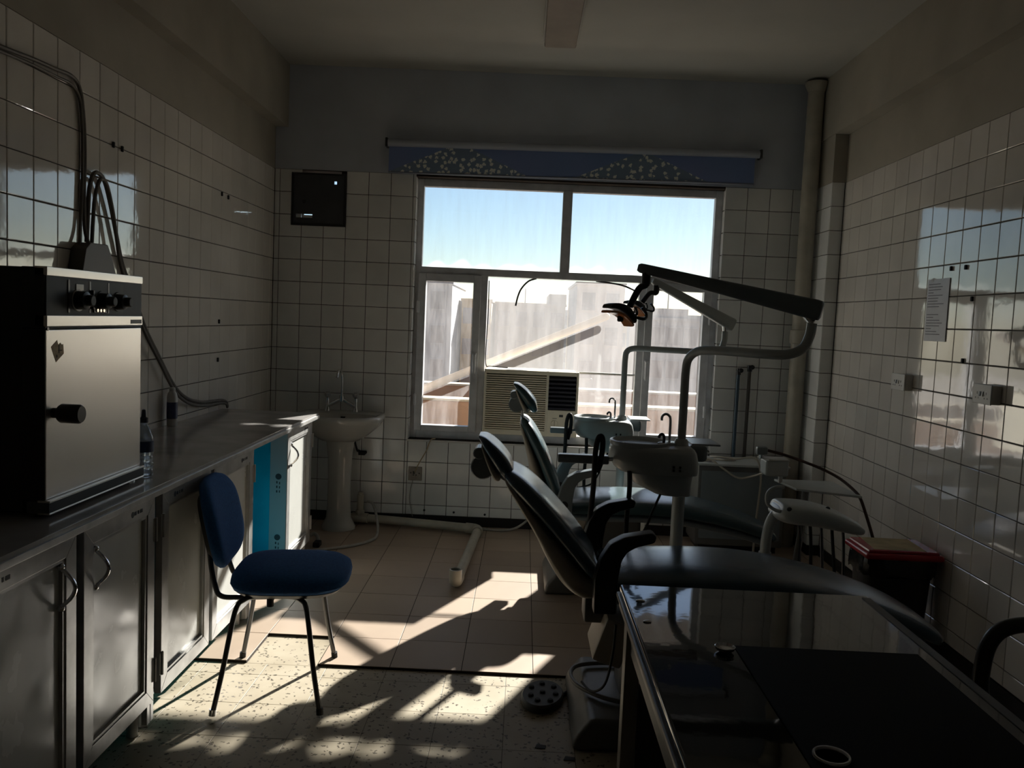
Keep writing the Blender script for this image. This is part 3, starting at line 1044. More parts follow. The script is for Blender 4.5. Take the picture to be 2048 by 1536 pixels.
def logo(parent, y, z, s, flip=1):
    """Dark film print on a profile: a ring mark and a short row of blots."""
    g = MB()
    g.lathe([(s, 0.0004), (s * .9, 0.0009)], (CX, y, z), 14, axis='x')
    for k in range(3):
        zz = z - s * (1.9 + 1.5 * k)
        g.box(CX, CX + .0009, y - s * .7, y - s * .1, zz - s * .5, zz + s * .4)
        if k != 1:
            g.box(CX, CX + .0009, y + s * .25, y + s * .7, zz - s * .35, zz + s * .25)
    part(g, 'film_print', PRINT, parent, smooth=False)


def logo_row(parent, y, z, s):
    g = MB()
    g.lathe([(s, 0.0004), (s * .9, 0.0009)], (CX, y, z), 12, axis='x')
    for k, w in enumerate((.6, .35, .8)):
        yy = y + s * (2.0 + 1.9 * k)
        g.box(CX, CX + .0009, yy - s * w, yy + s * w, z - s * .5, z + s * .6)
    part(g, 'film_print', PRINT, parent, smooth=False)


def door(unit, y0, y1, handle, hinge):
    w = 0.052
    z0, z1 = CZ0, CZ1
    x0, x1 = CX - .024, CX
    fr = MB()
    fr.prism_x([(y0, z0), (y0 + w, z0 + w), (y0 + w, z1 - w), (y0, z1)], x0, x1, .0018)
    fr.prism_x([(y1, z0), (y1, z1), (y1 - w, z1 - w), (y1 - w, z0 + w)], x0, x1, .0018)
    fr.prism_x([(y0, z0), (y1, z0), (y1 - w, z0 + w), (y0 + w, z0 + w)], x0, x1, .0018)
    fr.prism_x([(y0, z1), (y0 + w, z1 - w), (y1 - w, z1 - w), (y1, z1)], x0, x1, .0018)
    d = part(fr, 'door', PROFILE, unit)
    part(MB().box(x0 + .003, x0 + .009, y0 + w - .006, y1 - w + .006, z0 + w - .006, z1 - w + .006), 'panel', PANEL, d, smooth=False)
    bead = MB()
    b = .010
    bead.box(x0 + .008, x1 - .004, y0 + w, y0 + w + b, z0 + w, z1 - w).box(x0 + .008, x1 - .004, y1 - w - b, y1 - w, z0 + w, z1 - w)
    bead.box(x0 + .008, x1 - .004, y0 + w + b, y1 - w - b, z0 + w, z0 + w + b).box(x0 + .008, x1 - .004, y0 + w + b, y1 - w - b, z1 - w - b, z1 - w)
    part(bead, 'glazing_bead', PROFILE, d, smooth=False)
    hy = y1 - .070 if handle == 'r' else y0 + .070
    pts = []
    for k in range(9):
        a = k / 8
        pts.append((CX - .012 + .046 * math.sin(PI * a), hy, 0.625 + .118 * a))
    part(MB().tube(pts, [.0055] * 9, 10, smooth=3)
         .sphere((CX - .004, hy, .628), .010, 10, 6).sphere((CX - .004, hy, .740), .010, 10, 6), 'handle', CHROME, d)
    hz = y0 if hinge == 'l' else y1
    for z in (0.22, 0.70):
        part(MB().cyl((CX + .004, hz, z - .04), (CX + .004, hz, z + .04), .005, 8)
             .box(CX - .001, CX + .002, hz - .013, hz + .013, z - .038, z + .038), 'hinge', PROFILE, d)
    logo_row(d, y0 + .10 if handle == 'r' else y1 - .16, z1 - .026, .010)
    return d


def cabinet(y0, y1, label, doors):
    u = thing('base_cabinet', label, 'cabinet', (0.28, (y0 + y1) / 2, 0), group='base cabinets along the left wall')
    c = MB()
    c.box(.012, CX - .026, y0 + .002, y0 + .016, CZ0, .822).box(.012, CX - .026, y1 - .016, y1 - .002, CZ0, .822)
    c.box(.012, CX - .026, y0 + .002, y1 - .002, CZ0 - .004, CZ0 + .014).box(.012, .022, y0 + .002, y1 - .002, CZ0, .822)
    part(c, 'carcass', TURQ, u, smooth=False)
    r = MB().box(CX - .045, CX - .002, y0, y1, .812, .826, .0015)
    part(r, 'top_rail', PROFILE, u)
    for y in (y0, y1 - .022):
        p = part(MB().box(CX - .045, CX - .0255, y, y + .022, .02, .815, .0015), 'post', PROFILE, u)
    for (x, y) in ((.46, y0 + .035), (.46, y1 - .035), (.06, y0 + .035), (.06, y1 - .035)):
        part(MB().cyl((x, y, 0.0 if y > -2.36 else -.011), (x, y, CZ0), .019, 14), 'leg', WHITEPL if x > .3 else BLACKPL, u)
    for (a, b, h, g) in doors:
        door(u, a, b, h, g)
    return u


cabinet(-3.955, -2.955, 'near aluminium base cabinet with two closed doors under the oven',
        [(-3.935, -3.472, 'r', 'l'), (-3.434, -2.986, 'l', 'r')])
cabinet(-2.950, -1.948, 'middle aluminium base cabinet with two closed doors behind the blue chair',
        [(-2.930, -2.492, 'r', 'l'), (-2.460, -1.975, 'l', 'r')])
u3 = cabinet(-1.942, -0.935, 'far aluminium base cabinet with a missing door showing turquoise inside',
             [(-1.430, -0.940, 'l', 'r')])
# its middle partition, with a wide film-covered profile at the front
part(MB().box(.012, .445, -1.430, -1.416, CZ0, .815), 'partition', TURQ, u3, smooth=False)
pf = part(MB().box(.440, .528, -1.434, -1.412, CZ0 - .08, .815, .002), 'partition_profile', M('film_grey', (0.30, 0.33, 0.34), 0.4), u3)
for z in (.58, .26):
    g = MB()
    g.lathe([(.016, -.0006), (.0155, 0.0002)], (.485, -1.434, z), 16, axis='y')
    for k in range(3):
        g.box(.474, .481, -1.4348, -1.4338, z - .036 - k * .024, z - .024 - k * .024)
        g.box(.489, .494, -1.4348, -1.4338, z - .040 - k * .022, z - .028 - k * .022)
    part(g, 'film_print', PRINT, pf, smooth=False)

ct = thing('worktop', 'long grey stone worktop over the base cabinets', 'worktop', (.28, -2.45, .826))
part(MB().box(0.002, .560, -3.97, -.925, .832, .858, .002), 'slab', MARBLE, ct)
part(MB().box(.548, .566, -3.97, -.925, .826, .845, .002), 'edge_trim', PROFILE, ct)

# dry-heat oven
OX, OY0, OY1 = 0.466, -3.510, -2.960
ov = thing('sterilizing_oven', 'tall stainless sterilizing oven with dark sides on the worktop', 'oven', (.26, -3.235, .858))
part(MB().box(.045, OX - .062, OY0 + .004, OY1 - .004, .873, 1.527, .004), 'body', DARKPAINT, ov)
part(MB().box(OX - .065, OX - .002, OY0, OY1, 1.368, 1.528, .003), 'control_housing', DARKPAINT, ov)
part(MB().box(OX - .03, OX + .004, OY0, OY1, 1.506, 1.530, .002), 'top_trim', STEEL, ov)
lt = part(MB().box(OX - .03, OX + .004, OY0, OY1, 1.372, 1.402, .002), 'lower_trim', STEEL, ov)
part(MB().box(OX + .004, OX + .005, -3.042, -2.968, 1.3775, 1.3905), 'name_plate', M('plate_grey', (0.16, 0.165, 0.17), 0.5), lt, smooth=False)
cp = part(MB().box(OX - .01, OX + .001, OY0 + .003, OY1 - .003, 1.401, 1.507), 'control_panel', PANELGREY, ov, smooth=False)
part(MB().box(OX + .001, OX + .002, -3.400, -3.088, 1.408, 1.500), 'label_sheet', PANELMID, cp, smooth=False)
for y in (-3.405, -3.293, -3.186):
    part(MB().box(OX + .002, OX + .003, y, y + .008, 1.410, 1.500), 'dividing_bar', BLACKPL, cp, smooth=False)
part(MB().box(OX + .002, OX + .004, -3.366, -3.326, 1.472, 1.490, .001), 'display', M('lcd_grey', (0.30, 0.33, 0.31), 0.3), cp)
for y, s in ((-3.36, .026), (-3.235, .024), (-3.135, .024)):
    dsk = part(MB().lathe([(s * 1.25, .001), (s * 1.2, .004)], (OX + .001, y + .008, 1.445), 24, axis='x'), 'dial_plate', PANELMID if s < .025 else WHITEPL, cp)
    part(MB().lathe([(s, .004), (s * .95, .03), (s * .62, .032), (s * .62, .046), (s * .55, .048)], (OX + .001, y, 1.445), 20, axis='x'), 'knob', BLACKPL, ov)
    part(MB().lathe([(s * .55, .048), (s * .5, .049)], (OX + .001, y, 1.445), 20, axis='x'), 'knob_cap', PANELMID, ov)
part(MB().box(OX + .002, OX + .006, -3.272, -3.20, 1.411, 1.424, .001), 'switch_bank', BLACKPL, cp)
for y in (-3.256, -3.238, -3.220):
    part(MB().lathe([(.006, .006), (.005, .009)], (OX, y, 1.4175), 10, axis='x'), 'button', CHROME, cp)
part(MB().box(OX + .002, OX + .010, -3.284, -3.277, 1.42, 1.475, .001), 'slider', BLACKPL, cp)
dd = part(MB().box(OX - .058, OX, OY0 + .002, OY1, .908, 1.364, .003), 'door', STEEL, ov)
part(MB().box(OX - .0615, OX - .003, OY0, OY0 + .0025, .908, 1.364), 'door_edge', DARKPAINT, dd, smooth=False)
part(MB().cyl((OX, -3.474, 1.140), (OX + .04, -3.474, 1.140), .014, 16), 'handle_stem', BLACKPL, dd)
part(MB().lathe([(.022, .018), (.026, .024), (.026, .072), (.022, .078)], (OX, -3.474, 1.140), 22, axis='x'), 'door_knob', BLACKPL, dd)
st = MB()
st.prism_x([(-3.484, 1.318), (-3.456, 1.335), (-3.449, 1.322), (-3.440, 1.328), (-3.432, 1.322), (-3.426, 1.324), (-3.423, 1.298), (-3.461, 1.276)], OX, OX + .0007)
part(st, 'sticker', STICKER, dd, smooth=False)
part(MB().lathe([(.0045, .0007), (.0045, .0012)], (OX, -3.458, 1.292), 10, axis='x').box(OX, OX + .0012, -3.452, -3.432, 1.306, 1.309)
     .box(OX, OX + .0012, -3.45, -3.445, 1.30, 1.322), 'sticker_print', M('sticker_ink', (0.10, 0.07, 0.03), 0.7), dd, smooth=False)
part(MB().cyl((OX - .055, OY0 + .01, 1.366), (OX + .002, OY0 + .01, 1.366), .005, 8).cyl((OX - .004, OY0, 1.368), (OX - .004, OY1, 1.368), .004, 8), 'hinge_rod', GREYTUBE, ov)
pl = part(MB().box(OX - .05, OX + .012, OY0 - .004, OY1 + .002, .872, .906, .003), 'plinth', PANELGREY, ov)
part(MB().box(OX - .02, OX + .014, OY0 - .004, OY1 + .002, .902, .908, .001).box(OX - .02, OX + .013, OY0 - .004, OY1 + .002, .870, .875, .001), 'trim_strip', STEEL, pl)
for (x, y) in ((.43, OY0 + .04), (.43, OY1 - .04), (.09, OY0 + .04), (.09, OY1 - .04)):
    part(MB().cyl((x, y, .858), (x, y, .876), .018, 14), 'foot', RUBBER, ov)

# bottles on the worktop
wb_ = thing('water_bottle', 'clear plastic water bottle with blue label beside the oven', 'bottle', (.452, -2.905, .858))
part(MB().lathe([(.026, .858), (.031, .862), (.031, .88), (.0285, .885), (.031, .89), (.031, .905), (.0285, .91), (.031, .915), (.031, .925), (.029, .93),
                 (.032, .94), (.032, .985), (.030, .995), (.018, 1.025), (.0125, 1.035), (.0125, 1.045)], (.452, -2.905, 0), 20), 'bottle', PET, wb_)
part(MB().lathe([(.0324, .945), (.0324, .982)], (.452, -2.905, 0), 20), 'label_band', M('blue_label', (0.015, 0.04, 0.12), 0.4), wb_)
part(MB().lathe([(.0145, 1.043), (.0145, 1.058), (.008, 1.062), (.006, 1.085), (.004, 1.087)], (.452, -2.905, 0), 16), 'cap', DARKBLUE, wb_)
sb = thing('slim_bottle', 'slim white bottle with blue label against the left wall tiles', 'bottle', (.040, -1.70, .858))
part(MB().lathe([(.024, .858), (.027, .862), (.027, 1.0), (.022, 1.018), (.012, 1.03), (.0, 1.031)], (.040, -1.70, 0), 20, sx=.9), 'bottle', WHITEPL, sb)
part(MB().lathe([(.0276, .895), (.0276, .975)], (.040, -1.70, 0), 20, sx=.9), 'label_band', M('navy_label', (0.03, 0.035, 0.10), 0.4), sb)
part(MB().lathe([(.014, 1.022), (.014, 1.042), (.011, 1.045)], (.040, -1.70, 0), 14), 'cap', WHITEPL, sb)

# blue chair, turned to face the dental chairs
ch = thing('visitor_chair', 'blue upholstered chair with grey tube legs beside the cabinets', 'chair', (.83, -2.57, -.011), math.radians(7))
A = ROOT[ch.name]


def W(x, y, z):
    return A @ Vector((x, y, z + .011))


def chair_pad(rows, n=32, e=3.4):
    rings = []
    for (z, hx, hy, ox) in rows:
        r = []
        for k in range(n):
            q = 2 * PI * k / n
            c, s = math.cos(q), math.sin(q)
            r.append(W(ox + hx * math.copysign(abs(c) ** (2 / e), c), hy * math.copysign(abs(s) ** (2 / e), s), z))
        rings.append(r)
    return MB().rings(rings)


seat_rows = [(.418, .17, .18, .045), (.422, .205, .215, .045), (.438, .218, .228, .05), (.458, .214, .222, .05), (.474, .195, .20, .045), (.485, .14, .15, .04), (.489, .06, .07, .04)]
part(chair_pad(seat_rows), 'seat', BLUEFAB, ch, angle=60)
part(chair_pad([(.405, .19, .20, .045), (.420, .205, .215, .045)]), 'seat_pan', BLACKPL, ch)
# backrest: superellipse pad in the local yz plane, bowed and leaning back
br_ = []
for (d, s) in ((-.022, .80), (-.018, .95), (-.004, 1.0), (.010, .99), (.022, .93), (.030, .78), (.033, .45), (.034, .12)):
    ring = []
    for k in range(40):
        q = 2 * PI * k / 40
        c, sn = math.cos(q), math.sin(q)
        yy = .205 * s * math.copysign(abs(c) ** (2 / 3.0), c)
        zz = .165 * s * math.copysign(abs(sn) ** (2 / 3.0), sn)
        bow = -.030 * (1 - (yy / .21) ** 2)
        ring.append(W(-.205 + d + bow - zz * .22, yy, .645 + zz))
    br_.append(ring)
part(MB().rings(br_), 'backrest', BLUEFAB, ch, angle=60)
bk = []
for (d, s) in ((-.040, .55), (-.036, .70), (-.020, .76)):
    ring = []
    for k in range(24):
        q = 2 * PI * k / 24
        c, sn = math.cos(q), math.sin(q)
        yy = .205 * s * math.copysign(abs(c) ** .6, c)
        zz = .165 * s * math.copysign(abs(sn) ** .6, sn) - .01
        bow = -.030 * (1 - (yy / .21) ** 2)
        ring.append(W(-.205 + d + bow - zz * .22, yy, .64 + zz))
    bk.append(ring)
part(MB().rings(bk), 'back_cover', BLACKPL, ch)
for sy in (-1, 1):
    y1_, y2_ = .150 * sy, .255 * sy
    leg = [(-.185, y2_, .0), (-.155, .235 * sy, .16), (-.122, .21 * sy, .36), (-.095, .19 * sy, .398), (-.05, .18 * sy, .408), (.06, .18 * sy, .408), (.105, .19 * sy, .398),
           (.130, .21 * sy, .36), (.160, .235 * sy, .16), (.19, y2_, .0)]
    h = len(leg) // 2
    pts = spline([W(*p) for p in leg], 5)
    mid = len(pts) // 2
    part(MB().tube(pts[:mid + 1], .0095, 12), 'leg', GREYTUBE, ch)
    part(MB().tube(pts[mid:], .0095, 12), 'leg', GREYTUBE, ch)
    for x in (-.185, .19):
        part(MB().cyl(W(x, y2_, .0), W(x * .99, y2_ * .99, .022), .013, 12), 'foot_cap', CHROME if (sy < 0 and x < 0) else RUBBER, ch)
    part(MB().tube([W(-.238, .12 * sy, .60), W(-.228, .12 * sy, .50), W(-.212, .125 * sy, .43), W(-.19, .13 * sy, .392), W(-.12, .135 * sy, .388), W(.08, .135 * sy, .395)], .0095, 12, smooth=6),
         'back_stay', GREYTUBE, ch)
    part(MB().tube([W(-.005, .18 * sy, .41), W(-.005, .18 * sy, .372)], .013, 8), 'clamp', BLACKPL, ch)
part(MB().tube([W(-.005, -.18, .385), W(-.005, .18, .385)], .0085, 10), 'cross_bar', GREYTUBE, ch)

# ------------------------------------------------------------------ wash basin and floor pipes
sk = thing('wash_basin', 'white pedestal wash basin in the left corner', 'sink', (.535, -.23, 0))
ped = [(.112, 0.0), (.112, .018), (.100, .04), (.083, .075), (.078, .15), (.075, .32), (.080, .48), (.092, .58), (.12, .635)]
part(MB().lathe(ped, (.535, -.20, 0), 28, sx=1.0, sy=.95), 'pedestal', PORCELAIN, sk)


def basin_ring(hx, yf, yb, z, n=40, e=2.5):
    r = []
    cy, hy = (yf + yb) / 2, (yb - yf) / 2
    for k in range(n):
        q = 2 * PI * k / n
        c, s = math.cos(q), math.sin(q)
        ee = e if s < 0 else 5
        r.append((.535 + hx * math.copysign(abs(c) ** (2 / ee), c), cy + hy * math.copysign(abs(s) ** (2 / ee), s), z))
    return r


rg = [basin_ring(.13, -.33, -.06, .600), basin_ring(.19, -.40, -.01, .640), basin_ring(.245, -.455, -.002, .690), basin_ring(.268, -.475, -.002, .725),
      basin_ring(.280, -.488, -.002, .748), basin_ring(.280, -.488, -.002, .762), basin_ring(.272, -.480, -.004, .772), basin_ring(.255, -.465, -.02, .774),
      basin_ring(.236, -.445, -.135, .764), basin_ring(.215, -.42, -.15, .72), basin_ring(.17, -.37, -.18, .665), basin_ring(.06, -.29, -.24, .645)]
part(MB().rings(rg), 'bowl', PORCELAIN, sk, angle=50)
part(MB().lathe([(.02, .646), (.018, .650)], (.535, -.265, 0), 14), 'drain', GREYTUBE, sk)
part(MB().box(.52, .55, -.148, -.140, .735, .745), 'overflow_slot', BLACKPL, sk)
tp = thing('mixer_tap', 'chrome two-handle mixer tap with tall swan spout on the wash basin', 'tap', (.51, -.085, .773))
part(MB().tube([(.415, -.085, .805), (.455, -.085, .828), (.51, -.085, .852), (.56, -.085, .828), (.605, -.085, .805)], .013, 12, smooth=5)
     .cyl((.51, -.085, .84), (.51, -.085, .880), .017, 14), 'body', CHROME, tp)
part(MB().tube([(.51, -.085, .87), (.511, -.086, .96), (.508, -.09, 1.02), (.502, -.11, 1.05), (.495, -.145, 1.045), (.492, -.165, 1.005)], .0085, 12, smooth=6), 'spout', CHROME, tp)
for x in (.415, .605):
    st_ = part(MB().lathe([(.019, .772), (.017, .79), (.013, .80), (.013, .862)], (x, -.085, 0), 14), 'valve_stem', CHROME, tp)
    part(MB().lathe([(.009, .862), (.020, .872), (.023, .885), (.020, .898), (.010, .905)], (x, -.085, 0), 7), 'handle', CHROME, tp)

fp = thing('waste_pipe', 'cream plastic waste pipe along the floor with an open upturned end', 'pipe', (1.0, -.3, 0))
part(MB().tube([(.56, -.060, .045), (.80, -.085, .043), (1.10, -.135, .041), (1.445, -.205, .040)], .028, 18), 'pipe_run', PVC, fp)
part(MB().tube([(1.39, -.195, .040), (1.445, -.212, .040), (1.470, -.245, .040), (1.472, -.30, .040)], .034, 18, smooth=4), 'elbow', PVC, fp)
part(MB().tube([(1.471, -.27, .040), (1.445, -.80, .036), (1.420, -1.30, .034)], .028, 18), 'pipe_run', PVC, fp)
el = MB()
cen = [(1.423, -1.245, .036), (1.418, -1.31, .036), (1.416, -1.345, .048), (1.415, -1.358, .075), (1.415, -1.360, .112)]
el.tube(cen, .034, 20, smooth=4, caps=False)
el.tube([(1.415, -1.360, .112), (1.415, -1.360, .1125)], [.034, .027], 20, caps=False)
el.tube([(1.415, -1.360, .1125), (1.415, -1.360, .06)], .027, 20, caps=False)
part(el, 'open_elbow', PVC, fp)
part(MB().cyl((1.415, -1.360, .062), (1.415, -1.360, .066), .027, 18), 'pipe_bore_shade', BLACKPL, fp)  # black disc set inside the open end as the painted shade of the bore
part(MB().cyl((.655, -.075, .045), (.655, -.075, .205), .024, 16).cyl((.655, -.075, .075), (.655, -.075, .10), .031, 16).cyl((.655, -.075, .195), (.655, -.075, .225), .017, 14)
     .tube([(.60, -.064, .044), (.71, -.077, .044)], .034, 16), 'riser_tee', PVC, fp)
tag(MB().tube([(.70, -.055, .155), (.745, -.10, .15), (.80, -.24, .085), (.828, -.38, .014), (.805, -.52, .010), (.72, -.645, .010), (.60, -.735, .010), (.50, -.79, .010), (.40, -.82, .010)],
              .009, 10, smooth=7).build('drain_hose', HOSE), 'pale thin hose curling over the floor from the waste pipe to the cabinet', 'hose')
tag(MB().tube([(1.50, -.09, .008), (1.62, -.10, .008), (1.72, -.07, .02), (1.80, -.03, .07), (1.815, -.015, .11)], .008, 10, smooth=6).build('drain_hose', HOSE),
    'short pale hose bending up the wall behind the rear dental chair', 'hose')
pg = thing('power_plug', 'black plug with grey lead lying beside the basin pedestal', 'plug', (.505, -.66, 0))
part(MB().box(.488, .530, -.70, -.63, 0.0, .034, .008), 'plug_body', RUBBER, pg)
part(MB().tube([(.508, -.64, .02), (.495, -.60, .045), (.465, -.57, .055), (.44, -.58, .04)], .011, 10, smooth=5), 'lead', HOSE, pg)
# feed pipes behind the pedestal
tag(MB().tube([(.625, -.02, .50), (.622, -.05, .50), (.615, -.07, .53), (.60, -.08, .60), (.598, -.085, .66)], .007, 8, smooth=4)
    .cyl((.625, -.03, .485), (.665, -.03, .485), .016, 12).cyl((.665, 0, .485), (.665, -.05, .485), .012, 12).build('feed_valve', RUBBER),
    'dark stop valve and feed hose right of the basin pedestal', 'valve')
tag(MB().tube([(.43, -.012, .50), (.43, -.045, .50), (.44, -.06, .54), (.455, -.08, .60), (.462, -.085, .66)], .007, 8, smooth=4)
    .cyl((.415, -.03, .485), (.45, -.03, .485), .018, 12).cyl((.43, 0, .485), (.43, -.045, .485), .012, 12).build('feed_valve', RUBBER),
    'dark stop valve and feed hose left of the basin pedestal', 'valve')

# ------------------------------------------------------------------ dental chairs
def dental_chair(label, yc, pivot, ang, head, head_ang, seat, arm_dx, arm_dz, base_x0, base_y0, base_y1, mt, floor_z):
    px, pz = pivot
    t = thing('dental_chair', label, 'dental chair', (px + .4, yc, floor_z), group='dental chairs')
    a = math.radians(ang)
    ux, uz = math.cos(a), math.sin(a)
    nx, nz = math.sin(a), -math.cos(a)

    def L(u, n):
        return (px + ux * u + nx * n, pz + uz * u + nz * n)
    # backrest cushion
    rows = [(-.02, -.002, .030, .15), (.0, .0, .062, .195), (.05, .004, .080, .215), (.16, .010, .086, .222), (.28, .010, .086, .215), (.38, .004, .080, .195), (.44, -.006, .066, .160),
            (.468, -.016, .040, .115), (.478, -.022, .012, .06)]
    part(MB().pad([(*L(u, n), th, w) for (u, n, th, w) in rows][::-1], yc, e=2.8, dish=.012), 'back_cushion', mt, t, angle=60)
    rows = [(-.06, -.050, .050, .15), (-.02, -.066, .085, .175), (.05, -.072, .094, .19), (.14, -.064, .078, .195), (.24, -.050, .052, .195), (.34, -.040, .036, .175), (.43, -.034, .022, .13), (.455, -.030, .008, .08)]
    part(MB().pad([(*L(u, n), th, w) for (u, n, th, w) in rows][::-1], yc, e=3.4), 'back_shell', BEIGEPL, t, angle=50)
    # headrest
    hx, hz = head
    ha = math.radians(head_ang)
    hux, huz, hnx, hnz = math.cos(ha), math.sin(ha), math.sin(ha), -math.cos(ha)

    def H(u, n):
        return (hx + hux * u + hnx * n, hz + huz * u + hnz * n)
    rows = [(-.094, .010, .014, .05), (-.084, .010, .046, .085), (-.045, .010, .072, .115), (.0, .004, .072, .125), (.045, -.006, .058, .122), (.078, -.018, .040, .10), (.098, -.032, .014, .06)]
    part(MB().pad([(*H(u, n), th, w) for (u, n, th, w) in rows][::-1], yc, e=2.7, dish=.010), 'headrest_cushion', mt, t, angle=60)
    rows = [(-.078, -.030, .012, .06), (-.06, -.036, .026, .09), (.0, -.036, .022, .10), (.05, -.034, .014, .09), (.066, -.034, .006, .06)]
    part(MB().pad([(*H(u, n), th, w) for (u, n, th, w) in rows][::-1], yc, e=3), 'headrest_shell', BEIGEPL, t, angle=50)
    c = H(-.012, -.068)
    hm = MB().lathe([(.040, -.045), (.044, -.040), (.044, .040), (.040, .045)], (c[0], yc, c[1]), 18, axis='y')
    c2 = H(.040, -.058)
    hm.lathe([(.018, -.05), (.022, -.046), (.022, .046), (.018, .05)], (c2[0], yc, c2[1]), 14, axis='y')
    part(hm, 'headrest_joint', DARKGREYPL, t)
    a0, a1 = H(-.03, -.05), L(.40, -.03)
    part(MB().tube([(a0[0], yc - .02, a0[1]), (a1[0], yc - .02, a1[1])], .007, 8).tube([(a0[0], yc + .02, a0[1]), (a1[0], yc + .02, a1[1])], .007, 8), 'headrest_bar', CHROME, t)
    # seat and leg rest in one upholstered sweep
    part(MB().pad([(x, z - th / 2, th, w) for (x, z, th, w) in seat], yc, e=3.0, dish=-.010), 'seat_cushion', mt, t, angle=60)
    part(MB().pad([(x, z - th - .010, .045, w * .84) for (x, z, th, w) in seat[1:-2]], yc, e=4), 'seat_pan', DARKGREYPL, t, angle=50)
    # arm rests
    prof = [(1.996, .466), (1.994, .59), (2.012, .655), (2.042, .708), (2.085, .733), (2.180, .753), (2.196, .742), (2.190, .718), (2.13, .700), (2.1, .682), (2.082, .65), (2.074, .59), (2.072, .468)]
    prof = [(x + arm_dx, z + arm_dz) for (x, z) in prof]
    for s in (-1, 1):
        y0 = yc + s * .232
        part(MB().prism_y(prof, min(y0, y0 + s * .062), max(y0, y0 + s * .062), .008), 'arm_rest', BLACKPL if mt is LEATHER else DARKGREYPL, t, angle=40)
        part(MB().cyl((2.03 + arm_dx, y0 - s * .02, .56 + arm_dz), (2.03 + arm_dx, y0 + s * .066, .56 + arm_dz), .02, 14), 'arm_pivot', GREYTUBE, t)
    # lift column and base
    z0 = floor_z
    bx = base_x0
    part(MB().box(bx + .18, bx + .52, yc - .10, yc + .10, z0 + .09, seat[2][1] - .12, .02), 'lift_column', BASEGREY, t)
    part(MB().box(bx + .09, bx + .20, yc - .14, yc + .10, z0 + .235, z0 + .40, .012, rot=rotm('Y', 18)), 'hinge_cover', BEIGEPL, t)
    part(MB().box(bx + .04, bx + .16, yc - .06, yc + .06, z0 + .36, pz - .04, .012), 'back_link', BASEGREY, t)
    bp = MB().prism_y([(bx, z0), (bx + .01, z0 + .05), (bx + .06, z0 + .115), (bx + .62, z0 + .115), (bx + .72, z0 + .06), (bx + .74, z0)], base_y0, base_y1, .018)
    part(bp, 'base_cover', BASEGREY, t, angle=45)
    return t


dental_chair('front dental chair in dark blue vinyl, reclined beside the black desk', -2.65, (2.01, .565), 133, (1.648, .945), 117,
             [(2.045, .548, .03, .17), (2.062, .572, .08, .222), (2.20, .588, .098, .238), (2.42, .598, .10, .240), (2.62, .592, .096, .232), (2.80, .566, .090, .222), (2.95, .530, .085, .212),
              (3.08, .488, .080, .200), (3.18, .442, .072, .180), (3.245, .398, .055, .145), (3.268, .372, .02, .09)],
             0.0, 0.0, 1.945, -2.955, -2.40, LEATHER, -.011)
dental_chair('rear dental chair in green-black vinyl, backrest more upright, by the window', -1.10, (1.945, .49), 115, (1.752, 1.022), 118,
             [(1.985, .468, .03, .17), (2.002, .492, .08, .222), (2.14, .508, .098, .238), (2.36, .516, .10, .240), (2.56, .508, .096, .232), (2.74, .480, .090, .222), (2.89, .446, .085, .212),
              (3.00, .410, .080, .200), (3.08, .376, .072, .180), (3.125, .346, .055, .145), (3.145, .325, .02, .09)],
             -.06, -.070, 1.885, -1.365, -.845, LEATHER2, 0.0)


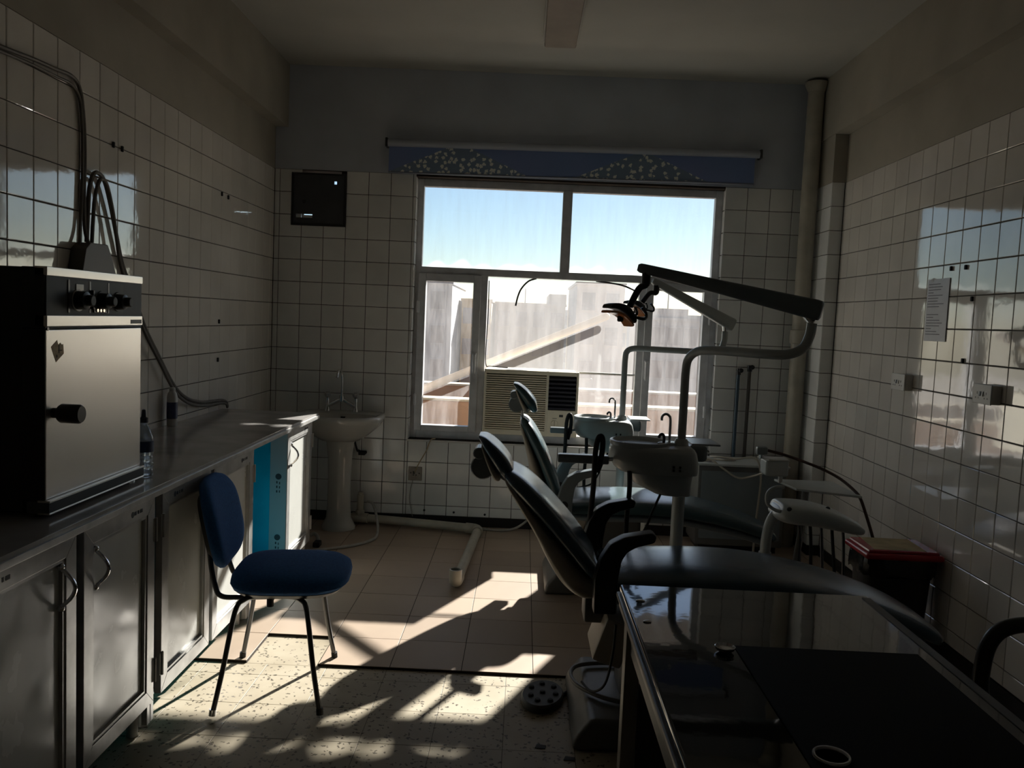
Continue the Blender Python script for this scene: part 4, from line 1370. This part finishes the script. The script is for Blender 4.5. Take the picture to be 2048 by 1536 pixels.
# ------------------------------------------------------------------ dental units: spittoon, cup filler, tube arm, lamp
def dental_unit(label, dx, y, dz, mt, tube_pts, arm, head, holder, fz):
    """dx, dz shift the body measured on the front unit; arm: two ends; head: lamp position and yaw."""
    xb = lambda v: v + dx
    zb = lambda v: v + dz
    u = thing('dental_unit', label, 'dental unit', (xb(2.39), y, fz), group='dental units')
    part(MB().cyl((xb(2.390), y, fz), (xb(2.390), y, zb(.80)), .026, 20), 'pole', GREYPL, u)
    part(MB().lathe([(.09, fz), (.09, fz + .012), (.05, fz + .02), (.036, fz + .05)], (xb(2.390), y, 0), 24), 'pole_base', GREYPL, u)
    # body: rounded upper tub and narrower lower part
    rings = []
    for (z, x0, x1, hy) in ((.756, 2.31, 2.42, .07), (.760, 2.28, 2.425, .085), (.80, 2.195, 2.425, .10), (.846, 2.172, 2.43, .105), (.848, 2.135, 2.446, .118), (.862, 2.115, 2.448, .124),
                            (.90, 2.092, 2.448, .13), (.935, 2.094, 2.440, .13), (.950, 2.098, 2.430, .126), (.957, 2.105, 2.415, .12)):
        r = []
        for k in range(36):
            q = 2 * PI * k / 36
            c, s = math.cos(q), math.sin(q)
            e = 2.4 if c < 0 else 5.5
            r.append((xb((x0 + x1) / 2 + (x1 - x0) / 2 * math.copysign(abs(c) ** (2 / e), c)), y + hy * math.copysign(abs(s) ** (2 / e), s), zb(z)))
        rings.append(r)
    part(MB().rings(rings), 'body', mt, u, angle=45)
    bw = MB()
    bw.lathe([(.118, .952), (.122, .962), (.120, .970), (.112, .972), (.104, .966), (.09, .94), (.05, .925), (.01, .922)], (xb(2.215), y, dz), 36, sx=1.0, sy=1.0)
    part(bw, 'bowl', mt, u, angle=45)
    part(MB().box(xb(2.425), xb(2.505), y + .02, y + .20, zb(.885), zb(.955), .018, 3), 'side_box', DARKGREYPL, u)
    part(MB().box(xb(2.44), xb(2.56), y + .04, y + .22, zb(.952), zb(.960), .003), 'tray_shelf', GREYPL, u)
    for x in (2.335, 2.36):
        g = MB()
        for k in range(2):
            g.box(xb(x), xb(x) + .008, y - .131, y - .126, zb(.868 + .013 * k), zb(.877 + .013 * k))
        part(g, 'indicator', BLACKPL, u, smooth=False)
    part(MB().tube([(xb(2.338), y, zb(.965)), (xb(2.338), y, zb(1.058)), (xb(2.330), y, zb(1.078)), (xb(2.316), y, zb(1.083)), (xb(2.304), y, zb(1.074)), (xb(2.302), y, zb(1.056))], .0055, 10, smooth=4),
         'cup_filler', CHROME, u)
    part(MB().tube([(xb(2.312), y - .02, zb(.965)), (xb(2.312), y - .02, zb(.992)), (xb(2.304), y - .02, zb(1.002)), (xb(2.294), y - .02, zb(.996)), (xb(2.292), y - .02, zb(.986))], .006, 10, smooth=4),
         'bowl_rinse_spout', GREYTUBE, u)
    part(MB().lathe([(.036, .958), (.036, .964), (.03, .967)], (xb(2.325), y - .005, dz), 20, sy=.8), 'spout_plate', mt, u)
    # tube arm
    part(MB().lathe([(.030, .955), (.028, .975), (.022, .985)], (tube_pts[0][0], tube_pts[0][1], dz), 18), 'tube_socket', mt, u)
    part(MB().tube(tube_pts, .0175, 16, smooth=5), 'tube_arm', GREYPL, u)
    # rectangular lamp arm
    (ax, ay, az), (bx, by, bz) = arm
    A_, B_ = Vector(arm[0]), Vector(arm[1])
    d = (B_ - A_).normalized()
    side = d.cross(Vector((0, 0, 1))).normalized()
    upv = side.cross(d)
    am = MB()
    rg = []
    for (s, hh, hw) in ((-.030, .026, .018), (-.022, .034, .023), (.0, .036, .024), (.5, .026, .020), (.96, .019, .017), (.985, .018, .016), (1.0, .013, .012)):
        p = A_ + (B_ - A_) * s
        ring = []
        for k in range(16):
            q = 2 * PI * (k + .5) / 16
            c, sn = math.cos(q), math.sin(q)
            ring.append(p + side * (hw * math.copysign(abs(c) ** .35, c)) + upv * (hh * math.copysign(abs(sn) ** .35, sn)))
        rg.append(ring)
    am.rings(rg)
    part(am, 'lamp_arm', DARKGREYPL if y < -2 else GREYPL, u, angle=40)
    e = tube_pts[-1]
    part(MB().cyl(e, (A_.x + d.x * .05, A_.y + d.y * .05, A_.z + d.z * .05 - .01), .013, 14), 'swivel', CHROME, u)
    # lamp head on its yoke
    hx, hy, hz, yaw, tilt = head
    tip = A_ + (B_ - A_) * .95
    HM = Matrix.Translation((hx, hy, hz)) @ Matrix.Rotation(math.radians(yaw), 4, 'Z') @ Matrix.Rotation(math.radians(tilt), 4, 'Y')

    def Hh(x, y_, z):
        return HM @ Vector((x, y_, z))
    part(MB().tube([tip + Vector((0, 0, -.01)), tip + Vector((.002, 0, -.055)), (tip + Hh(.03, 0, .03)) / 2 + Vector((.004, 0, .0)), Hh(.03, 0, .035)], .013, 12, smooth=5), 'yoke', DARKPAINT, u)
    part(MB().cyl(tip + Vector((0, 0, .0)), tip + Vector((0, 0, -.055)), .017, 14), 'yoke_swivel', DARKPAINT, u)
    # curved reflector shell
    rows = []
    for i in range(9):
        q = -1 + 2 * i / 8
        bend = .022 * q * q
        ring = []
        for k in range(20):
            p = 2 * PI * k / 20
            c, s = math.cos(p), math.sin(p)
            hw = .040 * (1 - .25 * q * q)
            ring.append(Hh(q * .066, hw * math.copysign(abs(c) ** .5, c), .012 - bend + .014 * (1 - .35 * q * q) * math.copysign(abs(s) ** .5, s)))
        rows.append(ring)
    hd = part(MB().rings(rows), 'lamp_head', DARKPAINT, u, angle=50)
    ln = MB()
    rows = []
    for i in range(9):
        q = -1 + 2 * i / 8
        ring = []
        for k in range(16):
            p = 2 * PI * k / 16
            c, s = math.cos(p), math.sin(p)
            ring.append(Hh(q * .060, .034 * math.copysign(abs(c) ** .5, c), -.014 - .016 * q * q + .006 * math.copysign(abs(s) ** .5, s)))
        rows.append(ring)
    part(ln.rings(rows), 'lens', ORANGE, hd, angle=50)
    part(MB().lathe([(.008, -.04), (.012, -.036), (.012, -.02), (.008, -.016)], tuple(Hh(.0, 0, -.0)), 12), 'focus_knob', RUBBER, hd)
    for s in (-1, 1):
        part(MB().tube([Hh(.05, s * .036, .0), Hh(.085, s * .045, .01), Hh(.095, s * .03, .035), Hh(.07, s * .02, .05)], .006, 8, smooth=4), 'grip', GREYTUBE, hd)
    # assistant holder with suction hoses
    x0, x1, zh = holder
    ho = part(MB().box(x0, x1, y - .10, y - .055, zh - .018, zh + .016, .006), 'hose_holder', DARKGREYPL, u)
    part(MB().cyl((x1 - .01, y - .078, zh), (xb(2.10), y - .06, zh), .009, 12), 'holder_pin', CHROME, ho)
    for k, (xx, hgt, r) in enumerate(((x0 + .155 * (x1 - x0) / .21, .085, .011), (x1 + .085, .0, .010))):
        if hgt:
            p = [(xx - .018, y - .115, zh - .30), (xx - .006, y - .115, zh - .12), (xx - .004, y - .112, zh + .03), (xx + .004, y - .108, zh + hgt), (xx + .016, y - .106, zh + hgt + .012),
                 (xx + .024, y - .104, zh + hgt - .01), (xx + .022, y - .10, zh + .02), (xx + .008, y - .10, zh - .05)]
        else:
            p = [(xx, y - .09, zh - .04), (xx + .002, y - .10, zh - .12), (xx - .004, y - .105, zh - .24), (xx - .002, y - .10, zh - .34)]
        part(MB().tube(p, r, 10, smooth=6), 'suction_hose', RUBBER, u)
    part(MB().tube([(xb(2.30), y - .08, zb(.765)), (xb(2.27), y - .10, zb(.70)), (xb(2.24), y - .12, zb(.63)), (xb(2.20), y - .14, zb(.585)), (xb(2.12), y - .15, zb(.565))], .005, 8, smooth=6), 'lead', RUBBER, u)
    return u


dental_unit('front dental unit with dark spittoon and long lamp arm reaching left', 0.0, -2.27, 0.0, GREYPL,
            [(2.388, -2.27, .97), (2.388, -2.27, 1.15), (2.388, -2.272, 1.26), (2.394, -2.285, 1.315), (2.42, -2.34, 1.348), (2.47, -2.44, 1.357), (2.60, -2.66, 1.358), (2.66, -2.71, 1.362),
             (2.702, -2.735, 1.385), (2.72, -2.745, 1.43), (2.724, -2.75, 1.475)],
            ((2.735, -2.75, 1.522), (2.150, -2.45, 1.662)), (2.09, -2.45, 1.492, 30, 24), (1.879, 2.085, .897), 0.0)
dental_unit('rear dental unit with pale spittoon in front of the window', -.055, -.72, -.085, GREYPL,
            [(2.328, -.72, .885), (2.328, -.72, 1.10), (2.328, -.72, 1.235), (2.338, -.722, 1.283), (2.38, -.74, 1.302), (2.48, -.79, 1.303), (2.74, -.88, 1.303), (2.80, -.90, 1.305),
             (2.845, -.905, 1.325), (2.862, -.905, 1.37), (2.864, -.905, 1.425)],
            ((2.895, -.905, 1.468), (2.415, -1.05, 1.688)), (2.33, -1.06, 1.545, 30, 24), (1.90, 2.03, .805), 0.0)
# floor box that feeds the rear unit
jb = thing('junction_box', 'low pale floor box with a socket beneath the rear spittoon', 'box', (2.30, -.45, 0))
part(MB().box(2.10, 2.52, -.60, -.28, 0.0, .32, .006), 'box', BEIGEPL, jb)
part(MB().box(2.24, 2.33, -.608, -.599, .17, .24, .003), 'socket_plate', WHITEPL, jb)
for x in (2.262, 2.285, 2.308):
    part(MB().box(x - .004, x + .004, -.6095, -.6075, .19, .215), 'slot', BLACKPL, jb, smooth=False)

# ------------------------------------------------------------------ right-hand corner
# doctor's element: grey head on a bent post, hoses hanging below
de = thing('delivery_unit', 'grey instrument head on a bent post with hanging hoses, right of the dental chairs', 'dental unit', (2.85, -2.0, 0))
part(MB().tube([(2.842, -2.0, 0.02), (2.842, -2.0, .42), (2.846, -2.0, .53), (2.860, -2.0, .598), (2.886, -2.0, .634), (2.93, -2.0, .645)], .023, 16, smooth=5), 'post', GREYPL, de)
part(MB().lathe([(.11, 0.0), (.11, .015), (.05, .03), (.03, .08)], (2.842, -2.0, 0), 22), 'post_base', BASEGREY, de)
part(MB().cyl((2.842, -2.0, .40), (2.842, -2.0, .455), .028, 16), 'post_collar', GREYPL, de)
hd = part(MB().pad([(2.868, .655, .035, .06), (2.882, .650, .075, .10), (2.93, .645, .088, .125), (3.02, .640, .088, .135), (3.12, .622, .080, .135), (3.20, .598, .060, .12), (3.24, .582, .035, .09), (3.252, .577, .012, .05)],
               -2.0, e=3.2), 'instrument_head', GREYPL, de, angle=50)
part(MB().tube([(2.905, -2.07, .655), (2.855, -2.08, .662), (2.815, -2.08, .69), (2.812, -2.08, .735), (2.84, -2.08, .762), (2.885, -2.07, .765)], .008, 10, smooth=6), 'grip_handle', GREYPL, de)
part(MB().sphere((2.905, -2.10, .672), .012, 10, 6).sphere((3.10, -2.02, .665), .012, 10, 6), 'knob', RUBBER, de)
rng = random.Random(5)
for k in range(5):
    x = 2.98 + k * .048
    sx = rng.uniform(-.05, .03)
    part(MB().tube([(x, -2.02, .585), (x + .004, -2.03, .52), (x + sx * .5, -2.05, .40), (x + sx, -2.06, .25), (x + sx * 1.6, -2.0, .08), (x + sx * 2, -1.92, .012)], .0075, 8, smooth=6), 'handpiece_hose',
         RUBBER if k % 2 else GREYTUBE, de)

# rear instrument tray with its control box
tr = thing('instrument_tray', 'flat grey tray with a small control box near the right corner', 'tray', (3.2, -1.18, 0))
part(MB().prism_z([(3.15, -1.06), (3.19, -1.32), (3.485, -1.45), (3.475, -1.055)], .607, .619, .003), 'tray_plate', GREYPL, tr)
part(MB().box(3.06, 3.185, -1.20, -1.08, .655, .745, .014, 3), 'control_box', GREYPL, tr)
part(MB().prism_z([(3.035, -1.11), (3.07, -1.21), (3.185, -1.20), (3.185, -1.09)], .742, .750, .002), 'box_lid', WHITEPL, tr)
part(MB().box(3.015, 3.075, -1.17, -1.13, .765, .810, .010), 'swivel_cap', DARKGREYPL, tr)
part(MB().cyl((3.045, -1.15, .745), (3.045, -1.15, .77), .014, 12), 'swivel_pin', CHROME, tr)
part(MB().box(3.15, 3.17, -1.15, -1.13, .612, .66, .003), 'bracket', WHITEPL, tr)
part(MB().tube([(3.30, -1.15, .607), (3.30, -1.12, .35), (3.28, -1.08, 0.0)], .018, 12), 'support_post', BASEGREY, tr)
part(MB().lathe([(.10, 0.0), (.10, .012), (.04, .022)], (3.28, -1.08, 0), 20), 'post_base', BASEGREY, tr)
part(MB().tube([(3.077, -1.15, .79), (3.17, -1.16, .77), (3.257, -1.18, .745), (3.36, -1.22, .71), (3.43, -1.28, .675), (3.47, -1.37, .635), (3.488, -1.42, .60), (3.53, -1.42, .50), (3.57, -1.41, .40), (3.61, -1.40, .28), (3.645, -1.39, .12), (3.655, -1.38, .012)],
               .008, 10, smooth=6), 'brown_hose', M('brown_rubber', (0.05, 0.022, 0.015), 0.5), tr)

# grey cabinet by the back wall with coils of lead on it
sc = thing('low_cabinet', 'low dark grey metal cabinet under the thin water pipes', 'cabinet', (3.15, -.22, 0))
bd = part(MB().box(2.88, 3.44, -.37, -.07, .045, .565, .008), 'body', BASEGREY, sc)
part(MB().box(2.90, 3.42, -.376, -.369, .09, .53, .004), 'front_panel', DARKGREYPL, sc)
part(MB().box(2.86, 3.46, -.385, -.06, .563, .578, .004), 'top', GREYPL, sc)
part(MB().box(2.91, 3.41, -.34, -.10, 0.0, .047), 'plinth', BLACKPL, sc)
LEADS = M('pale_lead', (0.42, 0.39, 0.33), 0.55)
tag(MB().tube([(3.00, -.25, .587), (3.06, -.30, .590), (3.13, -.27, .588), (3.14, -.20, .587), (3.06, -.17, .590), (2.99, -.20, .596), (3.03, -.27, .605), (3.12, -.31, .603), (3.20, -.34, .62), (3.25, -.37, .61),
               (3.27, -.40, .50), (3.262, -.41, .36), (3.25, -.42, .20), (3.24, -.44, .012)], .0065, 8, smooth=6).build('coiled_lead', LEADS),
    'pale coiled lead hanging over the front of the low grey cabinet', 'cable')
tag(MB().tube([(2.90, -.30, .584), (2.95, -.33, .587), (2.97, -.28, .584), (2.92, -.24, .587), (2.90, -.29, .594), (2.96, -.34, .598), (3.03, -.39, .55), (3.12, -.42, .50), (3.2, -.45, .52), (3.26, -.60, .58), (3.2, -1.0, .64), (3.15, -1.09, .67)],
              .006, 8, smooth=6).build('coiled_lead', LEADS), 'pale lead drooping from the low grey cabinet to the instrument tray', 'cable')

# pedal bin with red lid
bn = thing('waste_bin', 'black waste bin with red lid against the right wall', 'bin', (3.495, -1.81, 0))
rgs = []
for (z, s) in ((0.0, .80), (.02, .84), (.20, .90), (.40, .97), (.425, .98)):
    ring = []
    for k in range(28):
        q = 2 * PI * k / 28
        c, sn = math.cos(q), math.sin(q)
        ring.append((3.495 + .165 * s * math.copysign(abs(c) ** .45, c), -1.81 + .120 * s * math.copysign(abs(sn) ** .45, sn), z))
    rgs.append(ring)
part(MB().rings(rgs), 'body', BLACKPL, bn, angle=45)
rgs = []
for i, (z, s) in enumerate(((.345, 1.045), (.36, 1.06), (.40, 1.05), (.428, 1.03))):
    ring = []
    for k in range(56):
        q = 2 * PI * k / 56
        c, sn = math.cos(q), math.sin(q)
        w = 1 + .018 * math.sin(k * 2.3 + i * 1.9)
        ring.append((3.495 + .165 * s * w * math.copysign(abs(c) ** .45, c), -1.81 + .120 * s * w * math.copysign(abs(sn) ** .45, sn), z + .007 * math.sin(k * 1.7 + i)))
    rgs.append(ring)
part(MB().rings(rgs), 'bin_liner', BAG, bn, angle=30)
ld = part(MB().box(3.320, 3.676, -1.945, -1.675, .425, .455, .012, 3).box(3.335, 3.66, -1.93, -1.69, .45, .468, .009, 2), 'lid', RED, bn)
part(MB().prism_z([(3.365, -1.915), (3.60, -1.918), (3.61, -1.705), (3.385, -1.70)], .468, .4692), 'lid_paper', PAPER, ld, smooth=False)
part(MB().box(3.325, 3.345, -1.86, -1.76, .432, .444, .003), 'lid_grip', M('dark_red', (0.16, 0.005, 0.01), 0.4), ld)

# ------------------------------------------------------------------ front right: desk and office chair
dk = thing('desk', 'glossy black lacquered desk in the near right corner', 'desk', (2.33, -4.22, -.011))
DZ = .760
part(MB().box(2.004, 2.655, -4.94, -3.525, DZ - .022, DZ, .006, 3), 'top', GLOSSBLACK, dk)
part(MB().box(1.996, 2.662, -4.947, -3.518, DZ - .034, DZ - .021, .005), 'edge_moulding', WOODEDGE, dk)
part(MB().box(2.004, 2.655, -4.94, -3.525, DZ - .062, DZ - .036, .004), 'under_moulding', WOODEDGE, dk)
for (x, y) in ((2.018, -3.60), (2.602, -3.60), (2.018, -4.91), (2.602, -4.91)):
    lg = part(MB().box(x, x + .038, y, y + .05, -.011, DZ - .06, .003), 'leg', M('grey_desk_leg', (0.30, 0.27, 0.22), 0.4, var=.3, vscale=14), dk)
part(MB().box(2.03, 2.63, -4.90, -3.56, DZ - .16, DZ - .062, .003), 'apron', DARKPAINT, dk)
part(MB().box(2.056, 2.60, -3.62, -3.60, .06, DZ - .15), 'modesty_panel', DARKPAINT, dk, smooth=False)
part(MB().box(2.63, 2.652, -4.93, -3.55, DZ, DZ + .0015), 'edge_strip', M('grey_strip', (0.10, 0.10, 0.095), 0.45), dk, smooth=False)
tag(MB().box(2.205, 2.60, -4.80, -3.925, DZ + .0002, DZ + .0032, .001).build('desk_pad', BLOTTER), 'thin matt black writing pad on the black desk', 'desk pad')
tg = MB()
tg.lathe([(.0290, .0), (.0297, .001), (.0297, .004), (.0290, .005), (.0262, .005), (.0256, .004), (.0256, .001), (.0262, .0)], (2.247, -4.385, DZ + .0034), 32)
tag(tg.build('tape_ring', M('bright_white', (0.85, 0.85, 0.85), 0.5)), 'small white ring lying on the desk pad at the bottom edge', 'ring')
dh = thing('metal_dish', 'tiny shiny round dish at the far left of the desk pad', 'dish', (2.186, -3.955, DZ))
part(MB().lathe([(.012, 0.0), (.020, .006), (.0215, .012), (.0205, .0125), (.018, .007), (.004, .003)], (2.178, -3.955, DZ), 24), 'dish', CHROME, dh)
for (x, y, lab, s) in ((2.040, -3.655, 'small chrome clip near the far left desk corner', .6), (2.036, -3.80, 'small chrome clip on the left desk edge, nearer the camera', .5)):
    tag(MB().lathe([(.010 * s, 0.0), (.011 * s, .002), (.006 * s, .004), (.001, .0045)], (x, y, DZ), 12, sx=1.8).build('desk_clip', CHROME), lab, 'clip', 'chrome clips on the desk edge')

oc = thing('office_chair', 'black office chair with loop arm rests at the right edge', 'chair', (3.20, -4.0, -.011))
part(MB().box(2.95, 3.46, -4.24, -3.76, .44, .53, .035, 4), 'seat', M('black_fabric', (0.012, 0.012, 0.013), 0.8), oc)
part(MB().box(3.44, 3.52, -4.22, -3.78, .60, 1.02, .03, 4), 'backrest', MATS['black_fabric'], oc)
part(MB().box(3.47, 3.50, -4.04, -3.96, .42, .66, .006), 'back_bar', BLACKPL, oc)
for y in (-3.705, -4.295):
    part(MB().tube([(2.98, y, .47), (2.915, y, .50), (2.872, y, .58), (2.868, y, .66), (2.885, y, .725), (2.93, y, .758), (3.02, y, .765), (3.15, y, .76), (3.24, y, .74), (3.275, y, .68), (3.27, y, .56), (3.24, y, .48)], .019, 12, smooth=6),
         'arm_rest', BLACKPL, oc)
    part(MB().tube([(3.0, y, .465), (3.22, y, .465)], .014, 10).cyl((3.1, y, .465), (3.1, -4.0, .455), .012, 10), 'arm_bracket', GREYTUBE, oc)
part(MB().cyl((3.20, -4.0, .08), (3.20, -4.0, .44), .028, 16), 'gas_column', BLACKPL, oc)
for k in range(5):
    a = 2 * PI * k / 5 + .3
    ex, ey = 3.20 + .25 * math.cos(a), -4.0 + .25 * math.sin(a)
    part(MB().tube([(3.20, -4.0, .10), (ex, ey, .062)], [.024, .016], 10), 'base_arm', BLACKPL, oc)
    part(MB().lathe([(.024, -.018), (.028, -.012), (.028, .012), (.024, .018)], (ex, ey, .018), 14, axis='y'), 'castor', BLACKPL, oc)

# foot pedal and leads on the floor
fpd = thing('foot_pedal', 'round dark foot pedal with raised studs on the terrazzo', 'foot pedal', (1.853, -2.582, -.011))
rgs = []
for (z, s) in ((-.011, .92), (-.004, 1.0), (.014, 1.0), (.022, .93)):
    rgs.append([(1.853 + .082 * s * math.cos(2 * PI * k / 32), -2.582 + .118 * s * math.sin(2 * PI * k / 32) + .02 * math.cos(2 * PI * k / 32) * s, z) for k in range(32)])
part(MB().rings(rgs), 'body', M('pedal_grey', (0.045, 0.048, 0.045), 0.55), fpd)
for (dx_, dy_) in ((0, 0), (-.045, -.03), (-.02, -.07), (.028, -.068), (.05, -.012), (.045, .05), (.0, .075), (-.042, .04)):
    part(MB().lathe([(.011, .020), (.012, .023), (.009, .030)], (1.853 + dx_, -2.582 + dy_, 0), 12), 'stud', RUBBER, fpd)
tag(MB().tube([(1.93, -2.56, .0), (1.98, -2.49, .004), (2.06, -2.43, .006), (2.20, -2.40, .012), (2.35, -2.42, .012)], .008, 10, smooth=6).build('floor_lead', RUBBER),
    'black lead running from the foot pedal behind the chair base', 'cable')
tag(MB().tube([(2.35, -2.52, .115), (2.15, -2.50, .118), (2.0, -2.53, .118), (1.955, -2.60, .112), (1.98, -2.72, .116), (2.08, -2.82, .118), (2.25, -2.87, .118)], .0085, 10, smooth=6).build('floor_lead', BASEGREY),
    'grey hose looped over the front dental chair base', 'hose')
tag(MB().tube([(2.075, -2.93, .43), (2.07, -2.93, .33), (2.055, -2.88, .20), (2.02, -2.80, .135), (1.99, -2.70, .124)], .0045, 8, smooth=6).build('hanging_lead', RUBBER),
    'thin black lead hanging from the front dental chair arm', 'cable')
for (x, y, lab) in ((1.84, -2.93, 'larger dark scrap on the terrazzo beside the chair base'), (1.935, -3.0, 'smaller dark scrap on the terrazzo in front of the chair base')):
    tag(MB().prism_z([(x - .02, y - .012), (x + .016, y - .015), (x + .02, y + .008), (x - .012, y + .014)], -.0108, -.0085).build('floor_scrap', RUBBER, smooth=False), lab, 'debris', 'scraps on the floor')

# ------------------------------------------------------------------ outside the window
# slanting pipe strut just outside the glass
dpz = lambda x: .447 * x + .462
sp = thing('slanting_pipe', 'tan pipe slanting across the outside of the window', 'pipe', (1.5, .29, dpz(1.5)))
part(MB().tube([(.55, .29, dpz(.55)), (2.30, .29, dpz(2.30))], .027, 18), 'pipe', M('tan_paint', (0.62, 0.46, 0.32), 0.6), sp)
part(MB().sphere((2.30, .29, dpz(2.30)), .027, 16, 8), 'end_cap', MATS['tan_paint'], sp)
part(MB().tube([(.60, .206, dpz(.60)), (.60, .29, dpz(.60))], .012, 10), 'bracket', GREYTUBE, sp)
# corrugated sunshade over the window, above the view
sh = MB()
vs, fs = [], []
n_ = 240
for i in range(n_ + 1):
    x = -1.2 + 6.4 * i / n_
    w_ = .016 * math.sin(i * 1.05)
    for (y, z) in ((.2, 2.70), (1.482, 2.60)):
        e = .02 * math.sin(i * .37) + .012 * math.sin(i * .91) if y > 1 else 0
        vs += [(x, y + e, z + w_), (x, y + e, z + w_ + .004)]
for i in range(n_):
    a, b = i * 4, i * 4 + 4
    fs += [(a, a + 2, b + 2, b), (a + 1, b + 1, b + 3, a + 3), (a + 2, a + 3, b + 3, b + 2), (a, b, b + 1, a + 1)]
sh.add(vs, fs)
structure(sh.build('sunshade', M('zinc_sheet', (0.4, 0.4, 0.4), 0.5, metal=.3)), 'corrugated sunshade sheet over the outside of the window', 'sunshade')
# balcony slab and its parapet walls
structure(MB().box(-1.5, 5.5, 0.2, 1.35, .05, .20).build('balcony_slab', COPING, smooth=False), 'balcony slab outside the window', 'balcony')
pa = structure(MB().box(-1.5, 5.5, 1.20, 1.35, .20, .745).build('parapet', PARAPET, smooth=False), 'terracotta parapet just outside the window', 'parapet')
part(MB().box(-1.5, 5.5, 1.18, 1.37, .745, .765, .004), 'coping', COPING, pa)
pb = structure(MB().box(-6, 14, 5.0, 5.2, -9, .56).build('parapet_far', PARAPET, smooth=False), 'lower terracotta roof wall beyond the parapet', 'parapet')
part(MB().box(-6, 14, 4.97, 5.23, .56, .585, .004), 'coping', COPING, pb)
structure(MB().box(-150, 150, 1.5, 220, -9.3, -9.0).build('ground', M('dusty_ground', (0.34, 0.30, 0.25), 0.95, var=.2, vscale=.3), smooth=False), 'dusty street level far below', 'ground')

BT = [M('render_tan', (0.40, 0.36, 0.31), 0.9, var=.12, vscale=.5), M('render_grey', (0.36, 0.36, 0.37), 0.9, var=.12, vscale=.5), M('render_ochre', (0.50, 0.38, 0.20), 0.9, var=.12, vscale=.5),
      M('render_pale', (0.50, 0.47, 0.43), 0.9, var=.12, vscale=.5)]
BWIN = M('far_window_glass', (0.20, 0.20, 0.21), 0.3)


def building(label, x0, x1, y, depth, top, mt, cols, rows, w=.55, h=.75, step=None, mast=None):
    b = thing('apartment_building', label, 'building', ((x0 + x1) / 2, y + depth / 2, -9), group='hazy buildings beyond the window')
    m = MB().box(x0, x1, y, y + depth, -9, top)
    if step:
        m.box(step[0], step[1], y + .1, y + depth * .7, top, step[2])
    wall_ = part(m, 'walls', mt, b, smooth=False)
    part(MB().box(x0 - .05, x1 + .05, y - .06, y + depth, top - .06, top + .06), 'roof_edge', mt, b, smooth=False)
    for r in range(rows):
        for c in range(cols):
            cx = x0 + (x1 - x0) * (c + .5) / cols
            cz = top - .75 - r * 1.45
            f = part(MB().box(cx - w / 2 - .05, cx + w / 2 + .05, y - .03, y + .02, cz - h / 2 - .05, cz + h / 2 + .05), 'window', mt, b, smooth=False)
            part(MB().box(cx - w / 2, cx + w / 2, y - .036, y - .028, cz - h / 2, cz + h / 2), 'pane', BWIN, f, smooth=False)
    if mast:
        part(MB().cyl((mast[0], y + 1, top), (mast[0], y + 1, mast[1]), .03, 6), 'mast', GREYTUBE, b)
    return b


building('tall grey building seen in the left casement', -6.0, -1.41, 30, 8, 2.85, BT[1], 4, 4)
building('ochre-topped building between the left casement and big pane', -1.28, .12, 34, 7, 2.25, BT[2], 2, 4, mast=(-.6, 3.1))
building('long low tan building behind the middle of the big pane', .25, 3.72, 36, 8, 2.2, BT[0], 4, 4, step=(2.9, 3.75, 2.75), mast=(1.7, 3.0))
building('tall pale building at the right of the big pane', 3.89, 5.92, 30, 7, 3.07, BT[3], 2, 4)
building('broad grey building seen in the right casement', 7.2, 9.35, 31, 7, 1.72, BT[1], 3, 3, step=(7.55, 8.85, 2.18), mast=(8.1, 3.0))
building('low tan building right of the pale tower', 5.95, 7.3, 40, 7, 1.3, BT[0], 2, 3)
building('tan building beyond the right end of the window', 9.6, 15.0, 33, 8, 1.5, BT[0], 5, 3)
building('long hazy roofline far behind the gaps between the nearer buildings', -14.0, 22.0, 60, 6, 2.25, BT[1], 18, 3)
